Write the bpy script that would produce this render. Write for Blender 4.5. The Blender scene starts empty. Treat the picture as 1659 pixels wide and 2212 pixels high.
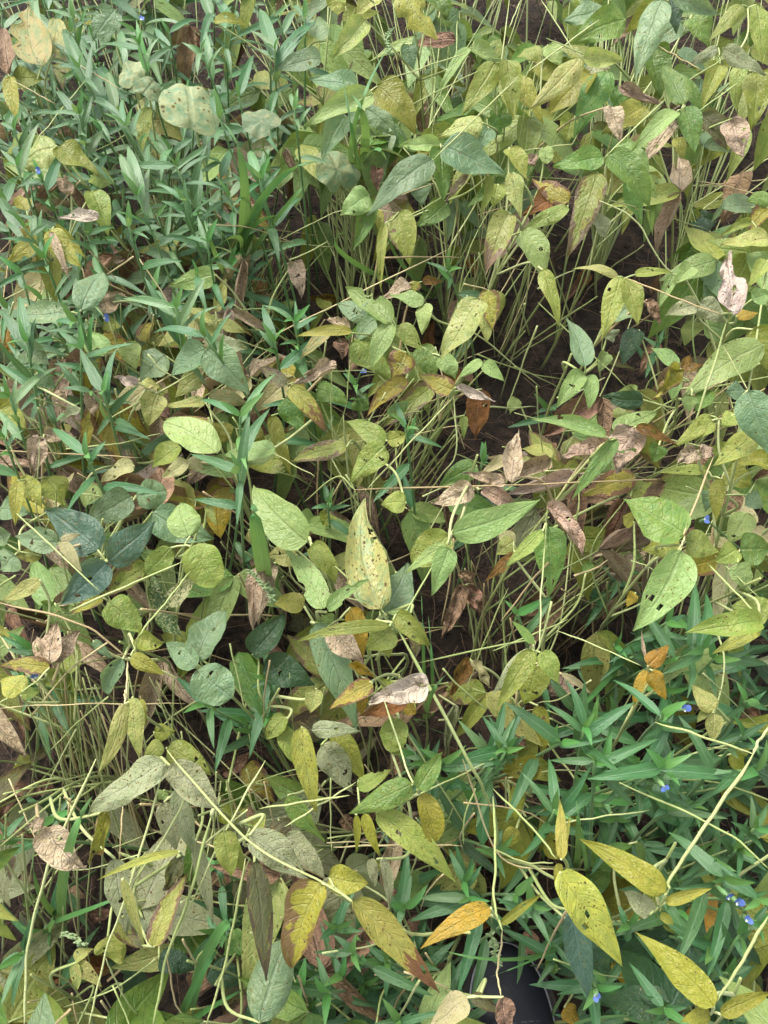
import bpy, math, random
from mathutils import Vector, Matrix, noise as mnoise

random.seed(11)
scene = bpy.context.scene
COL = scene.collection
R = math.radians

# ---------------------------------------------------------------- camera
CAM_H, PITCH, VFOV = 1.05, R(60), R(62)
cam_data = bpy.data.cameras.new('camera')
cam = bpy.data.objects.new('camera', cam_data)
COL.objects.link(cam)
cam.location = (0, 0, CAM_H)
cam.rotation_euler = (R(90) - PITCH, 0, 0)
cam_data.sensor_fit = 'VERTICAL'
cam_data.angle = VFOV
cam_data.clip_start = 0.02
cam_data.clip_end = 200
scene.camera = cam
scene.render.resolution_x, scene.render.resolution_y = 768, 1024

# ---------------------------------------------------------------- sky, sun, exposure
SUN_EL, SUN_AZ = R(58), R(-40)          # azimuth from +Y towards +X
world = bpy.data.worlds.new('World')
scene.world = world
world.use_nodes = True
nt = world.node_tree
nt.nodes.clear()
sky = nt.nodes.new('ShaderNodeTexSky')
sky.sky_type = 'NISHITA'
sky.sun_disc = False
sky.sun_elevation = SUN_EL
sky.sun_rotation = SUN_AZ
sky.air_density = 1.0
sky.dust_density = 4.0
hsv = nt.nodes.new('ShaderNodeHueSaturation')
hsv.inputs['Saturation'].default_value = 0.30
bgn = nt.nodes.new('ShaderNodeBackground')
bgn.inputs['Strength'].default_value = 0.15
wo = nt.nodes.new('ShaderNodeOutputWorld')
nt.links.new(sky.outputs[0], hsv.inputs['Color'])
nt.links.new(hsv.outputs[0], bgn.inputs['Color'])
nt.links.new(bgn.outputs[0], wo.inputs['Surface'])
sun_d = bpy.data.lights.new('sun', 'SUN')
sun_d.energy = 1.15
sun_d.angle = R(20)
sun_d.color = (1.0, 0.965, 0.91)
sun = bpy.data.objects.new('sun', sun_d)
COL.objects.link(sun)
sd = Vector((math.sin(SUN_AZ) * math.cos(SUN_EL), math.cos(SUN_AZ) * math.cos(SUN_EL), math.sin(SUN_EL)))
sun.rotation_euler = sd.to_track_quat('Z', 'Y').to_euler()
sun.location = sd * 5
scene.view_settings.view_transform = 'Standard'
scene.view_settings.look = 'None'
scene.view_settings.gamma = 1
scene.view_settings.exposure = 1.64
scene.render.engine = 'CYCLES'
scene.cycles.use_denoising = True
scene.cycles.max_bounces = 6
scene.cycles.diffuse_bounces = 4
scene.cycles.glossy_bounces = 2
scene.cycles.transmission_bounces = 3
scene.cycles.adaptive_threshold = 0.02
scene.cycles.transparent_max_bounces = 6

# ---------------------------------------------------------------- view helpers
F = 1106 / math.tan(VFOV / 2)           # focal length in units of the 1659 x 2212 layout sheet
CAM = Vector((0, 0, CAM_H))
FWD = Vector((0, math.cos(PITCH), -math.sin(PITCH)))
RIGHT = Vector((1, 0, 0))
UPV = RIGHT.cross(FWD)
LEV = 0.088                              # one canopy level in metres


def at(x, y, z):
    d = FWD + RIGHT * ((x - 829.5) / F) + UPV * ((1106 - y) / F)
    return CAM + d * ((z - CAM_H) / d.z)


def sheet(p):
    d = p - CAM
    w = d.dot(FWD)
    return 829.5 + F * d.dot(RIGHT) / w, 1106 - F * d.dot(UPV) / w


CROP = {'A': (0, 0), 'B': (540, 0), 'C': (1065, 0), 'D': (0, 540), 'E': (540, 540), 'F': (1065, 540),
        'G': (0, 1080), 'H': (540, 1080), 'I': (1065, 1080), 'J': (0, 1618), 'K': (540, 1618), 'L': (1065, 1618)}
CS = 0.358


def cp(c, x, y):
    return CROP[c][0] + x * CS, CROP[c][1] + y * CS


def ground_z(x, y):
    return 0.012 * mnoise.noise(Vector((x * 2.2, y * 2.2, 0))) + 0.007 * mnoise.noise(Vector((x * 9, y * 9, 3.1)))


# ---------------------------------------------------------------- object helpers
def mesh_obj(name, verts, faces, mat, parent=None, uvs=None, smooth=True, mats=None, fmat=None):
    me = bpy.data.meshes.new(name)
    me.from_pydata(verts, [], faces)
    if uvs is not None:
        ul = me.uv_layers.new(name='UVMap')
        vi = [0] * len(me.loops)
        me.loops.foreach_get('vertex_index', vi)
        flat = []
        for i in vi:
            flat.extend(uvs[i])
        ul.data.foreach_set('uv', flat)
    if mat:
        me.materials.append(mat)
    if mats:
        for m in mats:
            me.materials.append(m)
        me.polygons.foreach_set('material_index', fmat)
    if smooth:
        me.polygons.foreach_set('use_smooth', [True] * len(me.polygons))
    me.update()
    o = bpy.data.objects.new(name, me)
    COL.objects.link(o)
    if parent:
        o.parent = parent
    return o


def thing(name, label, cat, loc, group=None):
    o = bpy.data.objects.new(name, None)
    COL.objects.link(o)
    o.empty_display_size = 0.03
    o.location = loc
    o['label'] = label
    o['category'] = cat
    if group:
        o['group'] = group
    return o


def keep(o, parent):
    """parent o without moving its world-space mesh (parents are Empties or meshes without rotation)"""
    base = parent
    off = Vector((0, 0, 0))
    while base is not None:
        off += base.location
        base = base.parent
    o.parent = parent
    o.location = o.location - off


def tube_data(pts, radii, sides=6):
    verts, faces, uvs = [], [], []
    n = len(pts)
    ref = Vector((0.31, 0.12, 0.94))
    prev = None
    for i, p in enumerate(pts):
        t = (pts[min(i + 1, n - 1)] - pts[max(i - 1, 0)])
        if t.length < 1e-9:
            t = Vector((0, 0, 1))
        t.normalize()
        a = (prev if prev is not None else ref) - t * t.dot(prev if prev is not None else ref)
        if a.length < 1e-4:
            a = t.orthogonal()
        a.normalize()
        prev = a
        b = t.cross(a)
        r = radii[i] if isinstance(radii, (list, tuple)) else radii
        for k in range(sides):
            th = 2 * math.pi * k / sides
            verts.append(p + (a * math.cos(th) + b * math.sin(th)) * r)
            uvs.append((i / max(1, n - 1), k / sides))
    for i in range(n - 1):
        for k in range(sides):
            k2 = (k + 1) % sides
            faces.append((i * sides + k, i * sides + k2, (i + 1) * sides + k2, (i + 1) * sides + k))
    faces.append(tuple(range(sides - 1, -1, -1)))
    faces.append(tuple((n - 1) * sides + k for k in range(sides)))
    return verts, faces, uvs


def smooth_path(pts, per=5, wob=0.0):
    """Catmull-Rom through pts"""
    if len(pts) == 2:
        pts = [pts[0], pts[0].lerp(pts[1], 0.5), pts[1]]
    P = [pts[0] * 2 - pts[1]] + list(pts) + [pts[-1] * 2 - pts[-2]]
    out = []
    for i in range(1, len(P) - 2):
        for s in range(per):
            t = s / per
            a, b, c, d = P[i - 1], P[i], P[i + 1], P[i + 2]
            out.append(0.5 * ((2 * b) + (c - a) * t + (2 * a - 5 * b + 4 * c - d) * t * t + (3 * b - a - 3 * c + d) * t ** 3))
    out.append(P[-2].copy())
    if wob:
        sx = random.uniform(0, 50)
        for i in range(1, len(out) - 1):
            out[i] += Vector((mnoise.noise(Vector((sx + i * 0.4, 0, 0))), mnoise.noise(Vector((sx, i * 0.4, 7))), mnoise.noise(Vector((sx, 3, i * 0.4))))) * wob
    return out


# ---------------------------------------------------------------- materials
ALB = 0.60


def lin(c, k=ALB):
    out = []
    for v in c:
        v /= 255
        out.append((v / 12.92 if v <= 0.04045 else ((v + 0.055) / 1.055) ** 2.4) * k)
    return (*out, 1)


class NG:
    def __init__(s, name):
        s.m = bpy.data.materials.new(name)
        s.m.use_nodes = True
        s.t = s.m.node_tree
        s.t.nodes.clear()

    def n(s, typ, **kw):
        nd = s.t.nodes.new('ShaderNode' + typ)
        for k, v in kw.items():
            setattr(nd, k, v)
        return nd

    def put(s, sock, v):
        if hasattr(v, 'is_output'):
            s.t.links.new(v, sock)
        else:
            sock.default_value = v

    def math(s, op, a, b=0.0, clamp=False):
        nd = s.n('Math', operation=op, use_clamp=clamp)
        s.put(nd.inputs[0], a)
        s.put(nd.inputs[1], b)
        return nd.outputs[0]

    def mix(s, f, a, b, mode='MIX'):
        nd = s.n('MixRGB', blend_type=mode)
        s.put(nd.inputs[0], f)
        s.put(nd.inputs[1], a)
        s.put(nd.inputs[2], b)
        return nd.outputs[0]

    def step(s, v, lo, hi):
        nd = s.n('MapRange')
        nd.interpolation_type = 'SMOOTHSTEP'
        s.put(nd.inputs[0], v)
        s.put(nd.inputs[1], lo)
        s.put(nd.inputs[2], hi)
        return nd.outputs[0]

    def noise(s, vec, scale, detail=3.0, rough=0.5, dist=0.0):
        nd = s.n('TexNoise')
        s.put(nd.inputs['Vector'], vec)
        nd.inputs['Scale'].default_value = scale
        nd.inputs['Detail'].default_value = detail
        nd.inputs['Roughness'].default_value = rough
        nd.inputs['Distortion'].default_value = dist
        return nd.outputs[0]

    def ramp01(s, v, a, b):
        nd = s.n('MapRange')
        s.put(nd.inputs[0], v)
        nd.inputs[3].default_value = a
        nd.inputs[4].default_value = b
        return nd.outputs[0]


def leaf_material(name, c1, c2, c3=(120, 85, 60), mott=0.5, msc=3.0, msharp=0.14, brown=0.0, tip=0.0, spots=0.4,
                  vein=0.22, rough=0.43, back=(166, 178, 138), trans=0.40, bump=0.5, veins=7.0, spotcol=(74, 52, 34), hole=0.0, var=0.16, asp=2.3):
    g = NG(name)
    uv = g.n('UVMap').outputs[0]
    sep = g.n('SeparateXYZ')
    g.put(sep.inputs[0], uv)
    u, v = sep.outputs[0], sep.outputs[1]
    oi = g.n('ObjectInfo')
    rnd = oi.outputs['Random']
    s = g.math('ABSOLUTE', g.math('MULTIPLY', g.math('SUBTRACT', v, 0.5), 2.0))       # 0 midrib .. 1 margin
    comb = g.n('CombineXYZ')
    g.put(comb.inputs[0], g.math('MULTIPLY', u, asp))
    g.put(comb.inputs[1], v)
    g.put(comb.inputs[2], g.math('MULTIPLY', rnd, 97.0))
    co = comb.outputs[0]
    n1 = g.noise(co, msc, 4.0, 0.6, 0.4)
    nf = g.noise(co, 22.0, 3.0, 0.6)
    nb = g.noise(co, 1.3, 2.0, 0.5)
    # lateral veins sweep from the midrib towards the tip
    ph = g.math('MULTIPLY', g.math('SUBTRACT', g.math('ADD', u, g.math('MULTIPLY', nb, 0.02)), g.math('MULTIPLY', g.math('POWER', s, 1.3), 0.20)), veins)
    fr = g.math('ABSOLUTE', g.math('SUBTRACT', g.math('FRACT', ph), 0.5))              # 0.5 on the vein
    lat = g.step(fr, 0.41, 0.5)
    lat = g.math('MULTIPLY', lat, g.step(s, 1.0, 0.75)) if veins else 0.0
    mid = g.step(s, 0.12, 0.03)
    veinm = g.math('MAXIMUM', g.math('MULTIPLY', lat, 0.5), mid)
    # colour: two leaf tones, interveinal
    mm = g.step(g.math('ADD', n1, g.math('MULTIPLY', g.math('SUBTRACT', rnd, 0.5), 0.12)), 0.5 - msharp, 0.5 + msharp)
    col = g.mix(g.math('MULTIPLY', mm, mott, True), lin(c1), lin(c2))
    pale = tuple(min(255, int(a * 0.72 + 255 * 0.27)) for a in c1)
    col = g.mix(g.math('MULTIPLY', veinm, vein), col, lin(pale))
    # faint network between the veins
    vor = g.n('TexVoronoi', feature='DISTANCE_TO_EDGE')
    g.put(vor.inputs['Vector'], co)
    vor.inputs['Scale'].default_value = 17.0
    net = g.step(vor.outputs['Distance'], 0.09, 0.0)
    col = g.mix(g.math('MULTIPLY', net, 0.13), col, lin(tuple(int(a * 0.72) for a in c1)))
    # necrosis from margin and tip
    if brown > 0 or tip > 0:
        e = g.math('MULTIPLY', g.math('POWER', s, 1.6), brown)
        e = g.math('ADD', e, g.math('MULTIPLY', g.math('POWER', u, 2.2), tip))
        e = g.math('ADD', e, g.math('MULTIPLY', g.math('SUBTRACT', n1, 0.5), 1.3))
        e = g.math('ADD', e, g.math('MULTIPLY', g.math('SUBTRACT', nb, 0.5), 1.0))
        bm = g.step(e, 0.40, 0.47)
        rim = g.math('SUBTRACT', g.step(e, 0.34, 0.42), bm, True)
        bc = g.mix(nf, lin(c3), lin(tuple(int(a * 0.74) for a in c3)))
        col = g.mix(g.math('MULTIPLY', rim, 0.55), col, lin((196, 172, 70)))
        col = g.mix(bm, col, bc)
    # brown spots of several sizes
    if spots > 0:
        for sc_, rad, thr in ((7.0, 0.20, 0.62), (14.0, 0.24, 0.52)):
            vo = g.n('TexVoronoi')
            g.put(vo.inputs['Vector'], co)
            vo.inputs['Scale'].default_value = sc_
            vo.inputs['Randomness'].default_value = 1.0
            rr = g.n('SeparateColor')
            g.put(rr.inputs[0], vo.outputs['Color'])
            on = g.math('GREATER_THAN', g.math('ADD', g.math('ADD', rr.outputs[0], g.math('MULTIPLY', g.math('SUBTRACT', g.math('FRACT', g.math('MULTIPLY', rnd, 13.7)), 0.6), 0.45)), g.math('MULTIPLY', g.math('SUBTRACT', nb, 0.5), 1.5)), 1.0 - (1 - thr) * spots * 1.6)
            r_ = g.math('MULTIPLY', g.math('ADD', g.math('MULTIPLY', rr.outputs[1], 0.8), 0.35), rad)
            d = g.math('SUBTRACT', vo.outputs['Distance'], r_)
            sp = g.math('MULTIPLY', g.step(d, 0.05, -0.02), on)
            halo = g.math('MULTIPLY', g.step(d, 0.20, 0.0), on)
            col = g.mix(g.math('MULTIPLY', halo, 0.45), col, lin((196, 178, 86)))
            col = g.mix(g.math('MULTIPLY', sp, 0.88), col, lin(spotcol))
    # overall variation
    val = g.math('ADD', g.math('MULTIPLY', g.math('SUBTRACT', nf, 0.5), 0.32), g.math('ADD', 1.0, g.math('MULTIPLY', g.math('SUBTRACT', rnd, 0.5), var * 2)))
    hs = g.n('HueSaturation')
    g.put(hs.inputs['Hue'], g.math('ADD', 0.5, g.math('MULTIPLY', g.math('SUBTRACT', g.math('FRACT', g.math('MULTIPLY', rnd, 7.31)), 0.5), 0.035)))
    hs.inputs['Saturation'].default_value = 1.0
    g.put(hs.inputs['Value'], g.math('SUBTRACT', val, g.math('MULTIPLY', g.step(fr, 0.30, 0.0), 0.05)))
    g.put(hs.inputs['Color'], col)
    col = hs.outputs[0]
    # underside is paler and greyer
    geo = g.n('NewGeometry')
    under = g.mix(0.5, col, lin(back))
    col = g.mix(geo.outputs['Backfacing'], col, under)
    # relief: sunken veins, puckered tissue
    h = g.math('ADD', g.math('MULTIPLY', veinm, -0.55), g.math('MULTIPLY', g.noise(co, 7.0, 2.0, 0.6), 1.0))
    bp = g.n('Bump')
    bp.inputs['Strength'].default_value = bump
    bp.inputs['Distance'].default_value = 0.0038
    g.put(bp.inputs['Height'], h)
    pr = g.n('BsdfPrincipled')
    g.put(pr.inputs['Base Color'], col)
    g.put(pr.inputs['Roughness'], g.math('ADD', rough, g.math('MULTIPLY', g.math('SUBTRACT', nf, 0.5), 0.25)))
    pr.inputs['Specular IOR Level'].default_value = 0.45
    pr.inputs['Sheen Weight'].default_value = 0.02
    g.put(pr.inputs['Normal'], bp.outputs[0])
    tr = g.n('BsdfTranslucent')
    g.put(tr.inputs['Color'], g.mix(0.35, col, (0.30, 0.34, 0.05, 1)))
    g.put(tr.inputs['Normal'], bp.outputs[0])
    ms = g.n('MixShader')
    ms.inputs[0].default_value = trans
    g.put(ms.inputs[1], pr.outputs[0])
    g.put(ms.inputs[2], tr.outputs[0])
    out = g.n('OutputMaterial')
    last = ms.outputs[0]
    if hole > 0:
        vo = g.n('TexVoronoi')
        g.put(vo.inputs['Vector'], co)
        vo.inputs['Scale'].default_value = 5.0
        rr = g.n('SeparateColor')
        g.put(rr.inputs[0], vo.outputs['Color'])
        on = g.math('GREATER_THAN', rr.outputs[0], 1.0 - hole)
        inside = g.math('LESS_THAN', g.math('ADD', vo.outputs['Distance'], g.math('MULTIPLY', g.math('SUBTRACT', nf, 0.5), 0.3)), g.math('MULTIPLY', rr.outputs[1], 0.22))
        tb = g.n('BsdfTransparent')
        m2 = g.n('MixShader')
        g.put(m2.inputs[0], g.math('MULTIPLY', on, inside))
        g.put(m2.inputs[1], last)
        g.put(m2.inputs[2], tb.outputs[0])
        last = m2.outputs[0]
    g.put(out.inputs[0], last)
    return g.m


LM = {}
def _style(k, name, *a, **kw):
    LM[k] = leaf_material(name, *a, **kw)

_style('g', 'leaf_mid_green', (108, 152, 66), (144, 174, 76), spots=0.35, mott=0.6)
_style('dg', 'leaf_dark_green', (52, 92, 56), (66, 106, 62), spots=0.15, mott=0.5, vein=0.2)
_style('dgb', 'leaf_blue_green_dark', (84, 120, 98), (98, 134, 106), spots=0.12, mott=0.5, rough=0.45, vein=0.35, var=0.08)
_style('bg', 'leaf_grey_green', (130, 164, 116), (152, 178, 122), spots=0.2, mott=0.6, vein=0.35)
_style('lg', 'leaf_pale_green', (162, 194, 110), (182, 206, 120), spots=0.3, mott=0.6)
_style('yg', 'leaf_yellow_green', (156, 178, 76), (186, 192, 94), spots=0.55, mott=0.7)
_style('oy', 'leaf_olive_yellow', (152, 162, 56), (178, 176, 70), spots=0.6, mott=0.7, back=(175, 170, 110))
_style('y', 'leaf_yellow', (206, 200, 88), (178, 188, 88), spots=0.7, mott=0.8, back=(190, 180, 120))
_style('py', 'leaf_pale_yellow', (210, 208, 120), (172, 190, 102), spots=0.9, mott=0.9, msharp=0.2, back=(200, 195, 150))
_style('m', 'leaf_blotched', (156, 186, 124), (202, 200, 116), spots=1.0, mott=0.9, msc=4.2, msharp=0.1, vein=0.35)
_style('p', 'leaf_pale_underside', (176, 186, 136), (192, 194, 150), spots=0.8, mott=0.7, vein=0.5, rough=0.6, bump=0.6)
_style('cr', 'leaf_cream', (222, 212, 158), (208, 204, 136), spots=0.5, mott=0.7, rough=0.7, back=(210, 200, 160))
_style('pk', 'leaf_pinkish_tan', (220, 196, 164), (192, 162, 130), spots=0.7, mott=0.8, rough=0.75, back=(170, 145, 120), bump=0.9, trans=0.15, var=0.2)
_style('wh', 'leaf_bleached_pink', (232, 212, 192), (210, 186, 164), spots=0.5, mott=0.6, rough=0.75, back=(190, 165, 145), bump=0.8, trans=0.15)
_style('br', 'leaf_dead_brown', (182, 146, 112), (140, 108, 82), spots=0.5, mott=0.9, rough=0.8, back=(120, 92, 70), bump=1.0, trans=0.08, var=0.25)
_style('or', 'leaf_rust_brown', (164, 112, 48), (128, 86, 42), spots=0.7, mott=0.8, rough=0.7, back=(150, 110, 70), bump=0.8)
_style('yo', 'leaf_golden', (212, 168, 44), (184, 160, 60), spots=1.2, mott=0.8, c3=(110, 75, 40), brown=0.15, back=(190, 150, 70))
_style('gb', 'leaf_green_browning', (150, 164, 70), (170, 172, 86), c3=(142, 118, 84), brown=0.62, tip=0.35, spots=0.7, mott=0.7)
_style('yb', 'leaf_yellow_brown_margin', (194, 182, 66), (168, 172, 76), c3=(168, 128, 86), brown=0.66, tip=0.25, spots=0.7, mott=0.7, back=(180, 160, 110))
_style('ybt', 'leaf_yellow_brown_tip', (186, 182, 84), (160, 172, 84), c3=(160, 116, 78), brown=0.12, tip=0.95, spots=0.8, mott=0.7, back=(180, 160, 110))
_style('gbt', 'leaf_green_tan_tip', (164, 176, 94), (178, 182, 104), c3=(176, 148, 118), brown=0.1, tip=1.15, spots=0.6, mott=0.6)
_style('gbr', 'leaf_dull_brown_green', (120, 124, 78), (112, 106, 78), c3=(116, 98, 78), brown=0.45, tip=0.5, spots=0.6, mott=0.9, rough=0.55)
_style('mo', 'leaf_mosaic', (62, 104, 44), (214, 214, 152), spots=0.2, mott=1.0, msc=7.5, msharp=0.08)
_style('mt', 'leaf_mottled_grey_yellow', (148, 168, 108), (196, 184, 112), spots=0.5, mott=0.95, msc=5.0, msharp=0.12, rough=0.6, asp=1.3)
_style('ro', 'leaf_round_blotched', (142, 174, 128), (206, 202, 146), spots=0.1, mott=0.65, msc=7.0, msharp=0.10, rough=0.6, veins=0.0, vein=0.0, asp=1.0)
_style('sy', 'leaf_strong_yellow', (212, 204, 84), (186, 192, 84), spots=0.8, mott=0.8, msharp=0.2, back=(196, 188, 120))
_style('so', 'leaf_strong_olive', (160, 164, 50), (184, 178, 64), spots=0.5, mott=0.7, back=(180, 176, 110))
_style('df', 'leaf_dayflower', (70, 122, 66), (90, 138, 78), spots=0.0, mott=0.5, vein=0.7, veins=0.0, rough=0.45, back=(116, 154, 104), bump=0.25, trans=0.22, var=0.16)
_style('dp', 'leaf_dayflower_haze', (118, 156, 100), (104, 148, 88), spots=0.0, mott=0.5, vein=0.5, veins=0.0, rough=0.42, back=(130, 160, 125), bump=0.25, trans=0.25, var=0.16)  # paler copy of the dayflower green, haze put into the colour
_style('dy', 'leaf_dayflower_young', (104, 166, 84), (118, 172, 90), spots=0.0, mott=0.4, vein=0.4, veins=0.0, rough=0.42, back=(130, 170, 110), bump=0.2, trans=0.3)
_style('gr', 'leaf_grass', (92, 152, 76), (116, 168, 92), spots=0.0, mott=0.5, vein=0.35, veins=0.0, rough=0.45, back=(110, 150, 100), bump=0.2, trans=0.28)


def stem_material(name, c1, c2, rough=0.6, spotty=0.5):
    g = NG(name)
    tc = g.n('TexCoord').outputs['Object']
    n1 = g.noise(tc, 18.0, 3.0, 0.6)
    n2 = g.noise(tc, 420.0, 2.0, 0.6)
    oi = g.n('ObjectInfo')
    col = g.mix(g.step(g.math('ADD', n1, g.math('MULTIPLY', g.math('SUBTRACT', oi.outputs['Random'], 0.5), 0.5)), 0.3, 0.7), lin(c1), lin(c2))
    col = g.mix(g.math('MULTIPLY', g.step(n2, 0.60, 0.70), spotty), col, lin((88, 66, 44)))
    pr = g.n('BsdfPrincipled')
    g.put(pr.inputs['Base Color'], col)
    pr.inputs['Roughness'].default_value = rough
    bp = g.n('Bump')
    n4 = g.noise(tc, 60.0, 3.0, 0.7)
    col = g.mix(g.math('MULTIPLY', g.step(n4, 0.60, 0.74), 0.25), col, lin((150, 126, 84)))
    g.put(pr.inputs['Base Color'], col)
    pr.inputs['Sheen Weight'].default_value = 0.06
    bp.inputs['Strength'].default_value = 0.5
    bp.inputs['Distance'].default_value = 0.0008
    g.put(bp.inputs['Height'], n2)
    g.put(pr.inputs['Normal'], bp.outputs[0])
    out = g.n('OutputMaterial')
    g.put(out.inputs[0], pr.outputs[0])
    return g.m


M_STEM = stem_material('stem_pale_green', (208, 216, 146), (174, 190, 112))
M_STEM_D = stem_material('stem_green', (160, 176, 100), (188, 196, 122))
M_STEM_SHADE = stem_material('stem_green_shaded', (132, 154, 84), (158, 172, 100))  # darker copy of the stem green: shade put into the colour of filler stalks
M_STRAW = stem_material('stem_straw', (222, 206, 150), (190, 166, 116), rough=0.7)
M_DAYSTEM = stem_material('stem_dayflower', (104, 150, 84), (130, 166, 100), rough=0.5, spotty=0.1)
M_ROOTS = stem_material('dry_fibre', (172, 140, 104), (112, 86, 64), rough=0.85, spotty=0.3)


# ---------------------------------------------------------------- leaves
def leaf_profile(t, kind):
    if kind == 'lance':
        w = (t ** 0.5) * ((1 - t) ** 1.02) * 1.035
        return w / 0.405
    if kind == 'strap':
        return (t ** 0.36) * ((1 - t) ** 0.5) / 0.598
    if kind == 'oval':
        w = (t ** 0.5) * ((1 - t) ** 0.55)
        return w / 0.4825
    if kind == 'blade':
        return min(1.0, (t * 14) ** 0.6) * (1 - t ** 2.2) ** 0.85
    w = (t ** 0.44) * ((1 - t) ** 0.98)
    return w / 0.415


def leaflet(name, base, tip, width, mat, parent, normal, arch=0.1, fold=0.2, wave=0.06, crumple=0.0, curl=0.0,
            prof='soy', nu=14, nv=3, bite=0, twist=0.0, ctrl=None, asym=0.0, quilt=0.0, holes=0):
    """one leaf blade: curved midrib from base to tip, folded and wavy cross-section"""
    L = (tip - base).length
    d = (tip - base).normalized()
    n = (normal - d * normal.dot(d))
    n = n.normalized() if n.length > 1e-4 else d.orthogonal().normalized()
    if ctrl is None:
        side = d.cross(n)
        ctrl = base.lerp(tip, 0.42) + n * (arch * L) + side * (asym * L)
    sx = random.uniform(0, 99)
    verts, uvs, faces = [], [], []
    cols = 2 * nv + 1
    bites = [(random.uniform(0.35, 0.85), random.choice((-1, 1)), random.uniform(0.05, 0.10), random.uniform(0.3, 0.6)) for _ in range(bite)]
    for i in range(nu + 1):
        t = i / nu
        p = base * (1 - t) ** 2 + ctrl * (2 * t * (1 - t)) + tip * t * t
        tg = ((ctrl - base) * (1 - t) + (tip - ctrl) * t)
        tg = tg.normalized() if tg.length > 1e-7 else d
        nn = (n - tg * n.dot(tg)).normalized()
        if twist:
            nn = Matrix.Rotation(twist * (t - 0.4), 3, tg) @ nn
        sd_ = tg.cross(nn)
        w = 0.5 * width * max(0.0, leaf_profile(min(max(t, 0.0), 1.0), prof))
        if i == 0 or i == nu:
            w = max(w, width * 0.012)
        for j in range(cols):
            s = (j - nv) / nv
            ww = w
            for (bt, bs, br, bd) in bites:
                if s * bs > 0.1 and abs(t - bt) < br:
                    ww = w * (1 - bd * math.sqrt(max(0, 1 - ((t - bt) / br) ** 2)))
            ww *= 1 + 0.05 * mnoise.noise(Vector((t * 6 + sx, s * 2, 1)))
            ang = fold * abs(s) ** 0.9 + curl * abs(s) ** 1.8
            off = sd_ * (ww * s * math.cos(ang)) + nn * (ww * abs(s) * math.sin(ang))
            off += nn * (wave * width * (s * s) * math.sin(t * 9 + sx + (1.3 if s > 0 else 0)))
            if quilt:
                off += nn * (quilt * width * math.cos(6.2832 * 6 * (t - 0.2 * abs(s) ** 1.3)) * min(1.0, abs(s) * 2) * (1 - abs(s) ** 4))
            if crumple:
                off += Vector((mnoise.noise(Vector((t * 3 + sx, s * 1.7, 0))), mnoise.noise(Vector((t * 3, s * 1.7 + sx, 5))), mnoise.noise(Vector((t * 3.4, s * 2 , sx + 9))))) * crumple * width * 0.6
                off += nn * (mnoise.noise(Vector((t * 5, s * 2.2, sx + 20))) * crumple * width)
            verts.append(p + off)
            uvs.append((t, 0.5 + 0.5 * s))
    gone = set()
    for _ in range(holes):
        hi, hj = random.randint(int(nu * 0.25), int(nu * 0.8)), random.randint(1, cols - 3)
        gone.update({(hi, hj), (hi + 1, hj)} | ({(hi + 1, hj + 1)} if random.random() < 0.5 else set()))
    for i in range(nu):
        for j in range(cols - 1):
            if (i, j) in gone:
                continue
            a = i * cols + j
            faces.append((a, a + 1, a + cols + 1, a + cols))
    # mesh in coordinates of its base point
    o = mesh_obj(name, [v - base for v in verts], faces, mat, None, uvs)
    o.location = base
    if parent:
        keep(o, parent)
    return o


def tube_obj(name, pts, radii, mat, parent, sides=6):
    v, f, u = tube_data(pts, radii, sides)
    b = pts[0]
    o = mesh_obj(name, [p - b for p in v], f, mat, None, u)
    o.location = b
    if parent:
        keep(o, parent)
    return o


def face_normal(p, camw=0.65, jit=0.25):
    to = (CAM - p).normalized()
    return (Vector((0, 0, 1)) * (1 - camw) + to * camw + Vector((random.uniform(-jit, jit), random.uniform(-jit, jit), random.uniform(-jit, jit)))).normalized()

# ---------------------------------------------------------------- ground
def soil_material():
    g = NG('dark_soil')
    tc = g.n('TexCoord').outputs['Object']
    n1 = g.noise(tc, 9.0, 5.0, 0.65)
    n2 = g.noise(tc, 70.0, 5.0, 0.7)
    n3 = g.noise(tc, 260.0, 3.0, 0.7)
    col = g.mix(g.step(n1, 0.3, 0.7), lin((46, 38, 31), 0.75), lin((70, 57, 46), 0.75))
    col = g.mix(g.step(n2, 0.42, 0.62), col, lin((30, 25, 21), 0.6))
    col = g.mix(g.step(n3, 0.60, 0.72), col, lin((104, 88, 70), 0.6))
    pr = g.n('BsdfPrincipled')
    g.put(pr.inputs['Base Color'], col)
    pr.inputs['Roughness'].default_value = 0.9
    pr.inputs['Specular IOR Level'].default_value = 0.2
    bp = g.n('Bump')
    bp.inputs['Strength'].default_value = 1.0
    bp.inputs['Distance'].default_value = 0.006
    g.put(bp.inputs['Height'], g.math('ADD', n2, g.math('MULTIPLY', n3, 0.5)))
    g.put(pr.inputs['Normal'], bp.outputs[0])
    out = g.n('OutputMaterial')
    g.put(out.inputs[0], pr.outputs[0])
    return g.m


def build_ground():
    xs = [-60, -20, -6] + [-2 + 0.03 * i for i in range(134)] + [2.05, 6, 20, 60]
    ys = [-60, -20, -5] + [-1 + 0.03 * i for i in range(134)] + [3.05, 6, 20, 60]
    verts = [Vector((x, y, ground_z(x, y))) for y in ys for x in xs]
    nx = len(xs)
    faces = [(j * nx + i, j * nx + i + 1, (j + 1) * nx + i + 1, (j + 1) * nx + i) for j in range(len(ys) - 1) for i in range(nx - 1)]
    o = mesh_obj('ground', verts, faces, soil_material())
    o['kind'] = 'structure'
    o['label'] = 'dark brown soil showing between the stems'
    return o


build_ground()

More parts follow.
